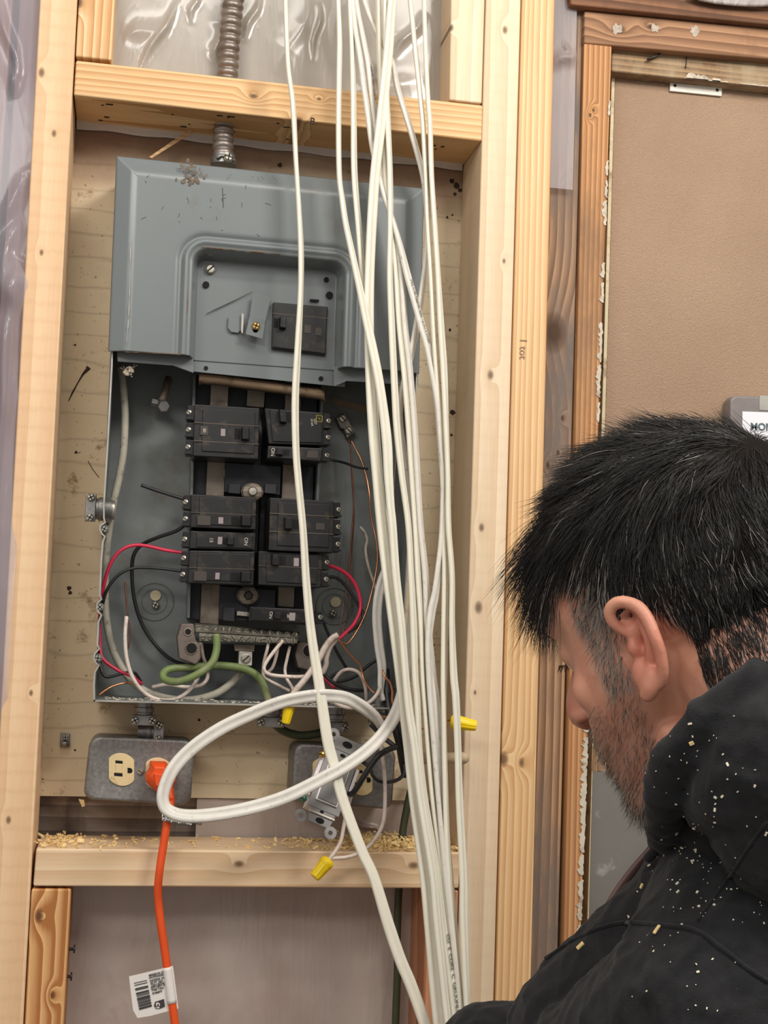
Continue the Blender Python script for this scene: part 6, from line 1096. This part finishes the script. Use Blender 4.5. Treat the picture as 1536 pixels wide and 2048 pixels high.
# collar bone / front of the near shoulder seen against the wall
mb.caps([Q(1480, 1800, .87), Q(1388, 1880, .87), Q(1196, 2096, .87)], [.060, .052, .058], 22)
mb.caps([Q(1460, 1790, .90), Q(1330, 1950, .95), Q(1220, 2190, .98)], [.045, .05, .07], 22)
mb.caps([Q(1720, 1440, .84), Q(1590, 1450, .835), Q(1500, 1490, .83), Q(1420, 1560, .835)], [.03, .024, .020, .014], 18, 8)
mb.caps([NB1-np.array([0, 0, .012]), NB1-np.array([0, 0, .11])], [.072, .085], 24)
mirror = lambda p: p-2*((p-HO)@HL)*HL
mb.caps([mirror(Q(x, y, d)) for x, y, d in ((1720, 1440, .84), (1590, 1450, .80), (1500, 1490, .79), (1420, 1560, .795), (1350, 1640, .83))], [.034, .030, .026, .020, .016], 18, 8)
mb.caps([mirror(Q(x, y, d)) for x, y, d in ((1710, 1510, .80), (1610, 1525, .775), (1528, 1552, .77), (1440, 1610, .78))], [.042, .038, .032, .022], 20, 8)
mb.caps([Q(1710, 1470, .84), mirror(Q(1710, 1470, .84))], [.046, .046], 20); mb.caps([Q(1720, 1580, .83), mirror(Q(1720, 1580, .83))], [.05, .05], 20)
# hood: bunched fabric round the neck
mb.caps([Q(x, y, d) for x, y, d in ((1710, 1516, .775), (1610, 1530, .76), (1528, 1556, .755), (1466, 1592, .762), (1418, 1622, .785))], [.036, .034, .030, .024, .014], 22, 8)
mb.caps([Q(x, y, d) for x, y, d in ((1720, 1400, .86), (1660, 1362, .80), (1560, 1362, .775), (1472, 1396, .768), (1402, 1456, .768), (1352, 1522, .776), (1330, 1590, .79), (1330, 1640, .82), (1340, 1675, .86), (1385, 1700, .93))], [.0135, .0135, .013, .0125, .012, .012, .0115, .0105, .0115, .0135], 18, 8)
mb.caps([Q(x, y, d) for x, y, d in ((1720, 1560, .84), (1600, 1600, .83), (1500, 1640, .825), (1440, 1690, .84))], [.05, .05, .045, .03], 20, 8)
me, co, _ = remesh(mb, .0028, 4, .6)
nh = np.empty(len(me.vertices)*3); me.vertices.foreach_get('normal', nh); nh = nh.reshape(-1, 3); wr = np.zeros(len(co)); rw = np.random.default_rng(5)
for _ in range(14):
    kv = rw.normal(0, 1, 3); kv = kv/np.linalg.norm(kv)*rw.uniform(35, 130); wr += (1-np.abs(np.sin(co@kv+rw.uniform(0, 6.3))))**3*rw.uniform(.0004, .0014)
co = co+nh*np.clip(wr-.5*wr.mean(), 0, None)[:, None]
HOOD = from_mesh(me, co, 'sweatshirt', M_flc, PER)
bm_v = [tuple(x) for x in co]; bm_f = [tuple(p.vertices) for p in me.polygons]; BV = BVHTree.FromPolygons(bm_v, bm_f)
def on_cloth(px, py, lift=.0006):
    d = ray(px, py); r = BV.ray_cast(Vector(CAM), Vector(d/np.linalg.norm(d)))
    if r[0] is None: return None, None
    nrm = np.array(r[1]); nrm = nrm if nrm@CF < 0 else -nrm
    return np.array(r[0])+nrm*lift, nrm
def seam(pts, r=.0011, lift=.0002, nm='seam'):
    q = [on_cloth(x, y, lift)[0] for x, y in cr(pts, 10)]; q = [x for x in q if x is not None]
    if len(q) > 3:
        mb = MB(); mb.tube(np.array(q), r, 6); mb.build(nm, M_flc, HOOD, smooth=True)
seam([(1534, 1642), (1500, 1690), (1462, 1750), (1425, 1800), (1396, 1842)]); seam([(1085, 1922), (1150, 1880), (1205, 1855), (1260, 1846), (1330, 1852), (1392, 1862), (1440, 1895), (1490, 1935), (1536, 1965)], .0016)
mb = MB(); mb.tube(cr([Q(1322, 1610, .845), Q(1330, 1650, .845), Q(1322, 1682, .845), Q(1306, 1706, .85), Q(1296, 1716, .855)], 6), .0031, 10); mb.build('drawstring', M_flc, PER, smooth=True, label='black drawstring')
mb = MB(); L_ = cr([(1322, 1668), (1300, 1698), (1272, 1730), (1244, 1766), (1222, 1800), (1206, 1832)], 6)
g = np.array([[Q(x+dx, y+dx*.55, .905+abs(dx)*.0004) for dx in (-6, 2, 10, 20)] for x, y in L_]); mb.grid(g); o = mb.build('brown_strap', pbr('brown_gloss', srgb(110, 84, 78), .22, coat=.5), PER, smooth=True, label='glossy brown strap'); s_ = o.modifiers.new('t', 'SOLIDIFY'); s_.thickness = .0016
# trousers and boots, below the frame
M_jean = pbr('dark_denim', srgb(52, 58, 72), .85, bump=.3, bs=600); mb = MB(); mb.ell(PEL+np.array([0, 0, -.02]), (LFV, BKV, (0, 0, 1)), (.165, .125, .13), 24, 14)
feet = []
for s in (1, -1):
    hip = PEL+LFV*s*.085+np.array([0, 0, -.06]); kn = hip+BKV*.03+LFV*s*.01; kn[2] = .48; an = hip-BKV*.01+LFV*s*.02; an[2] = .085; mb.caps([hip, kn, an], [.085, .062, .050], 20); feet.append(an)
me, co, _ = remesh(mb, .007, 4, .6); from_mesh(me, co, 'trousers', M_jean, PER)
for an in feet:
    mb = MB(); mb.caps([an+np.array([0, 0, -.02]), np.array([an[0], an[1], .05])], [.048, .05], 16); mb.ell(np.array([an[0], an[1], .042])+BKV*.07, (BKV, LFV, (0, 0, 1)), (.14, .05, .042), 20, 12)
    me, co, _ = remesh(mb, .006, 3, .6); from_mesh(me, co, 'boot', pbr('brown_boot', srgb(84, 62, 46), .7), PER)
# ---------------------------------------------------------------- hair
k = NT('dark_hair'); k.b.inputs['Base Color'].default_value = srgb(30, 27, 25); k.b.inputs['Roughness'].default_value = .42; k.b.inputs['Specular IOR Level'].default_value = .45; M_hair = k.mat
k = NT('grey_hair'); k.b.inputs['Base Color'].default_value = srgb(168, 162, 154); k.b.inputs['Roughness'].default_value = .4; M_grey = k.mat
k = NT('brown_hair'); k.b.inputs['Base Color'].default_value = srgb(116, 84, 64); k.b.inputs['Roughness'].default_value = .45; M_brn = k.mat
R3 = np.random.default_rng(11)
def strands(name, roots, dirs, length, width, mats, mi, curl, grav, parent, wob=.12, extra=None, nseg=7, label=None, clump=0):
    """triangular tapered strands, all in one mesh (roots, dirs: n x 3; lengths n)"""
    n = len(roots); p = roots.copy(); d = dirs/np.linalg.norm(dirs, axis=1)[:, None]; pts = [p.copy()]; st = (length/nseg)[:, None]; grav = np.asarray(grav)
    wobv = R3.normal(0, wob, (n, 3))
    for i in range(nseg):
        d = d+grav*st*22+wobv*.35+R3.normal(0, wob*.4, (n, 3)); d /= np.linalg.norm(d, axis=1)[:, None]; p = p+d*st; pts.append(p.copy())
    pts = np.stack(pts, 1)
    if clump:
        gi = R3.choice(n, clump, replace=False); near = np.concatenate([np.argmin(((roots[a:a+2000, None]-roots[gi][None])**2).sum(2), 1) for a in range(0, n, 2000)])
        w_ = (np.linspace(0, 1, nseg+1)**1.1*.72)[None, :, None]*R3.uniform(.4, 1, (n, 1, 1)); gp = pts[gi[near]]; sc_ = np.clip(length/length[gi[near]], .5, 1.2)[:, None, None]; gp = gp[:, :1]+(gp-gp[:, :1])*sc_
        pts = pts*(1-w_)+gp*w_
    t = np.gradient(pts, axis=1); t /= np.linalg.norm(t, axis=2)[..., None]+1e-9
    ref = R3.normal(size=(n, 1, 3)); b = np.cross(t, ref); b /= np.linalg.norm(b, axis=2)[..., None]+1e-9; c_ = np.cross(t, b)
    tap = width*np.array([.9, 1, 1, .95, .85, .65, .4, .12])[None, :nseg+1, None]; ring = []
    for a in (0, 2.094, 4.189): ring.append(pts+tap*(math.cos(a)*b+math.sin(a)*c_))
    V_ = np.stack(ring, 2).reshape(-1, 3); m = nseg+1
    base_ = (np.arange(n)*m*3)[:, None, None]; i_ = (np.arange(nseg)*3)[None, :, None]; j_ = np.arange(3)[None, None, :]; j2 = (j_+1) % 3
    F_ = np.stack([base_+i_+j_, base_+i_+j2, base_+i_+3+j2, base_+i_+3+j_], -1).reshape(-1, 4)
    me = bpy.data.meshes.new(name); o0 = ORG[parent.name]; V2 = V_-o0; F2 = F_; MI = np.repeat(np.asarray(mi), nseg*3)
    if extra is not None:
        ev, ef = extra; F2 = np.vstack([F2, np.array(ef)+len(V2)]); V2 = np.vstack([V2, np.array(ev)-o0]); MI = np.concatenate([MI, np.full(len(ef), len(mats)-1)])
    me.vertices.add(len(V2)); me.vertices.foreach_set('co', V2.ravel()); me.loops.add(F2.size); me.loops.foreach_set('vertex_index', F2.ravel().astype(np.int32)); me.polygons.add(len(F2)); me.polygons.foreach_set('loop_start', np.arange(len(F2))*4); me.polygons.foreach_set('material_index', MI.astype(np.int32)); me.polygons.foreach_set('use_smooth', [True]*len(F2)); me.update(); me.validate()
    for x in mats: me.materials.append(x)
    o = bpy.data.objects.new(name, me); COL.objects.link(o); o.parent = parent; ORG[o.name] = o0
    if label: o['label'] = label
    return o
# scalp points on the cranium ellipsoid (local millimetres)
def hairline(f): return np.where(f > 62, 74-(f-62)*.15, np.where(f > 22, 42+(f-22)*.8, np.where(f > 6, 10+(f-6)*2.0, np.where(f > -24, 19-(np.abs(f+9))*.5, -20-(-24-f)*.55))))
def scalp(n):
    d = R3.normal(size=(n*3, 3)); d /= np.linalg.norm(d, axis=1)[:, None]; q = d*np.array([96, 74, 81]); nn = d/np.array([96, 74, 81]); nn /= np.linalg.norm(nn, axis=1)[:, None]; R8 = np.array([[math.cos(T8), 0, math.sin(T8)], [0, 1, 0], [-math.sin(T8), 0, math.cos(T8)]]); q = q@R8+np.array([-4, 0, 46]); nn = nn@R8
    keep = q[:, 2] > hairline(q[:, 0]); return q[keep][:n], nn[keep][:n]
q, nn = scalp(27000); f, l, u = q.T; N_ = len(q); up_ = nn[:, 2]; top = np.clip((up_-.1)/.8, 0, 1)
flow = np.stack([np.interp(f, [-80, -20, 20, 70], [-.02, .10, .36, .55])+.75*top, .10*np.sin(f*.07+u*.05), -1.+.75*top], 1)
flow -= nn*(flow*nn).sum(1)[:, None]; flow /= np.linalg.norm(flow, axis=1)[:, None]+1e-9
cl1 = np.sin(q@np.array([.11, .19, .13]))+np.sin(q@np.array([-.17, .09, .21])+1.3); cl2 = np.sin(q@np.array([.15, -.12, .16])+.7)
tang = np.cross(nn, flow)
dl_ = flow+nn*((.14+.36*top**1.5+.07*cl1*top)*np.interp(f, [-70, -15, 35], [.45, .8, 1]))[:, None]+tang*(.22*cl2*(.3+top))[:, None]+R3.normal(0, .13, (N_, 3))
ln = np.interp(u, [-30, 0, 30, 60, 95, 130], [12, 15, 20, 30, 40, 42])*R3.uniform(.65, 1.1, N_)*np.interp(f, [-70, 0], [.86, 1]); ln = np.where((f > 45) & (u > 60), R3.uniform(46, 74, N_), ln)
tuft = ((u > 105) & (f < 45) & (f > -30)); dl_[:, 2] += tuft*.25*R3.uniform(.2, 1, N_)
pv = np.empty(len(PER.data.vertices)*3); PER.data.vertices.foreach_get('co', pv); pv = pv.reshape(-1, 3)+ORG['person']; pn = np.empty(len(PER.data.vertices)*3); PER.data.vertices.foreach_get('normal', pn); pn = pn.reshape(-1, 3)
nf, nl, nu = loc(pv); nz_ = R3.normal(0, 5, len(nf)); nk = np.where(((nf < -24) & (nf > -125) & (nu < 26) & (nu > -40+nz_) & (np.abs(nl) < 80)) | ((nf < 13) & (nf > -60) & (nu > np.where(nf > -30, 31, 14)+nz_*.4) & (nu < 55) & (np.abs(nl) > 40) & (np.abs(nl) < 76.5)))[0]; nk = R3.choice(nk, 11000); inv3 = lambda w_: np.stack([w_@HF, w_@HL, w_@HU], 1)
toW = lambda a: a[:, :1]*HF+a[:, 1:2]*HL+a[:, 2:]*HU
g_grey = (R3.uniform(size=N_) < np.clip(.012+.10*np.exp(-((u-30)/22)**2)*(f < 12)+.55*(f > 2)*np.clip((74-u)/40, 0, 1), 0, .7)).astype(int)
capM = MB(); capM.ell(h(-4, 0, 46), HAc, (.0972, .0753, .0823), 48, 32); cv = np.array(capM.v); cf_, cl_, cu_ = loc(cv); low = hairline(cf_)+6
capF = [tuple(x) for x in capM.f if len(x) == 4 and all(cu_[j] > low[j] for j in x)]
k = NT('scalp_cap'); k.b.inputs['Base Color'].default_value = srgb(28, 25, 23); k.b.inputs['Roughness'].default_value = .95; k.b.inputs['Specular IOR Level'].default_value = .05; M_scalp = k.mat  # dark matte shell under the strands, hides the bare scalp
nd = pn[nk]*.28-np.outer(np.ones(len(nk)), HU)*1.-np.outer(np.ones(len(nk)), HF)*.12+R3.normal(0, .14, (len(nk), 3))
HR, HD_, ln = np.vstack([HO+.001*toW(q), pv[nk]]), np.vstack([toW(dl_), nd]), np.concatenate([ln, np.interp(nu[nk], [-50, -20, 20], [6, 12, 17])*R3.uniform(.7, 1.1, len(nk))]); g_grey = np.concatenate([g_grey, (R3.uniform(size=len(nk)) < .05).astype(int)])
strands('hair', HR, HD_, ln*.001, .00021, [M_hair, M_grey, M_scalp], g_grey, 0, np.array([0, 0, -1.])*.55, PER, wob=.10, extra=(capM.v, capF), clump=900)
# sideburn and beard
nb = 5200; vv = np.empty(len(PER.data.vertices)*3); PER.data.vertices.foreach_get('co', vv); vv = vv.reshape(-1, 3)+ORG['person']; nv = np.empty(len(PER.data.vertices)*3); PER.data.vertices.foreach_get('normal', nv); nv = nv.reshape(-1, 3)
bf, bl, bu = loc(vv); ok = np.where((bu > -112) & (bu < 40) & (bf > 0) & (np.abs(bl) < 78) & (bf < 100))[0]
w_ = beard_w(bf[ok], np.abs(bl[ok]), bu[ok])*(np.abs(bl[ok]) < 77); sb = ((bf[ok] > 16) & (bf[ok] < 40+.2*bu[ok]) & (bu[ok] > -20) & (bu[ok] < 40) & (np.abs(bl[ok]) > 50)).astype(float)
pr_ = np.clip(w_*.55+sb*1.6, 0, None); pr_ *= (np.abs(((vv[ok]-er(1287, 1300, 0))@EX)) > .016) | (bf[ok] > 22); pr_ /= pr_.sum(); pick = R3.choice(ok, nb, p=pr_)
issb = (bu[pick] > -22)
bd = nv[pick]*.5+np.outer(np.where(issb, .1, .35), HF)-np.outer(np.ones(nb)*.9, HU)+R3.normal(0, .22, (nb, 3))
bl_ = np.where(issb, R3.uniform(8, 13, nb), R3.uniform(4, 9, nb))+np.clip((-78-bu[pick])*.25, 0, 6)
rnd = R3.uniform(size=nb); bm_i = np.where(issb, np.where(rnd < .78, 1, 0), np.where(bu[pick] < -70, np.where(rnd < .50, 1, np.where(rnd < .72, 2, 0)), np.where(rnd < .34, 1, np.where(rnd < .93, 2, 0))))
strands('beard', vv[pick], bd, bl_*.001, .00012, [M_hair, M_grey, M_brn], bm_i, 0, np.array([0, 0, -1.])*.1, PER, wob=.1, label='short greying beard and sideburn')
for s in (1, -1):
    qe = []
    for _ in range(210):
        t = R3.uniform(); qe.append(h(95-t*12, s*(12+t*34), 29+6*math.sin(t*2.6)+R3.normal(0, 2)))
    qe = np.array(qe); strands('eyebrow', qe, np.tile(HF*.5+HU*.1, (len(qe), 1))+np.outer(np.sign((qe-HO)@HL), HL)*.8, np.full(len(qe), .009), .00018, [M_hair], np.zeros(len(qe), int), 0, np.zeros(3), PER)
for s in (1, -1):
    qe = np.array([h(88-(abs(t-32)*.25), s*t, 7.5) for t in np.linspace(22, 42, 22)]); strands('eyelash', qe, np.tile(HF*.7-HU*1., (len(qe), 1)), np.full(len(qe), .0055), .0002, [M_hair], np.zeros(len(qe), int), 0, np.zeros(3), PER)
# ---------------------------------------------------------------- sawdust on the sweatshirt, chips
mb = MB()
spots = [(random.gauss(1420, 70), random.gauss(1760, 60)) for _ in range(70)]+[(random.uniform(1240, 1536), random.uniform(1420, 2040)) for _ in range(70)]+[(random.gauss(1400, 40), random.gauss(1515, 60)) for _ in range(18)]
for x, y in spots:
    q, nr = on_cloth(x, y, .0005)
    if q is None or depth(q) > 1.: continue
    s = random.choice([.00022, .00028, .0003, .00036, .00045, .0007]); a = unit(np.cross(nr, rng.normal(size=3))); mb.box(q, [a, np.cross(nr, a), nr], (s*random.uniform(.8, 1.8), s*.8, s*.5))
M_fleck = pbr('sawdust_fleck', srgb(232, 222, 200), .9, var=.15, vs=500)
tag(mb.build('sawdust', M_fleck), 'pale sawdust flecks scattered over the black sweatshirt', 'sawdust', kind='stuff')
for x, y, L_, w, an, lab in ((1162, 1893, .0028, .0017, .9, 'largest pale wood chip, on the front seam of the sweatshirt shoulder'), (1314, 1861, .0034, .0009, 1.5, 'thin upright wood chip stuck on the shoulder seam'), (1285, 1773, .0017, .0009, 1.3, 'small wood chip high on the chest of the sweatshirt'), (1383, 1486, .0013, .0011, .5, 'tiny wood chip in the fold of the hood')):
    q, nr = on_cloth(x, y, .0008)
    if q is None: continue
    d = CR*math.cos(an)+CU*math.sin(an); d = unit(d-nr*(d@nr)); mb = MB(); mb.box(q, [d, np.cross(nr, d), nr], (L_, w, .0006)); tag(mb.build('wood_chip', M_saw, bevel=.0003), lab, 'wood chip', 'wood chips on the sweatshirt')
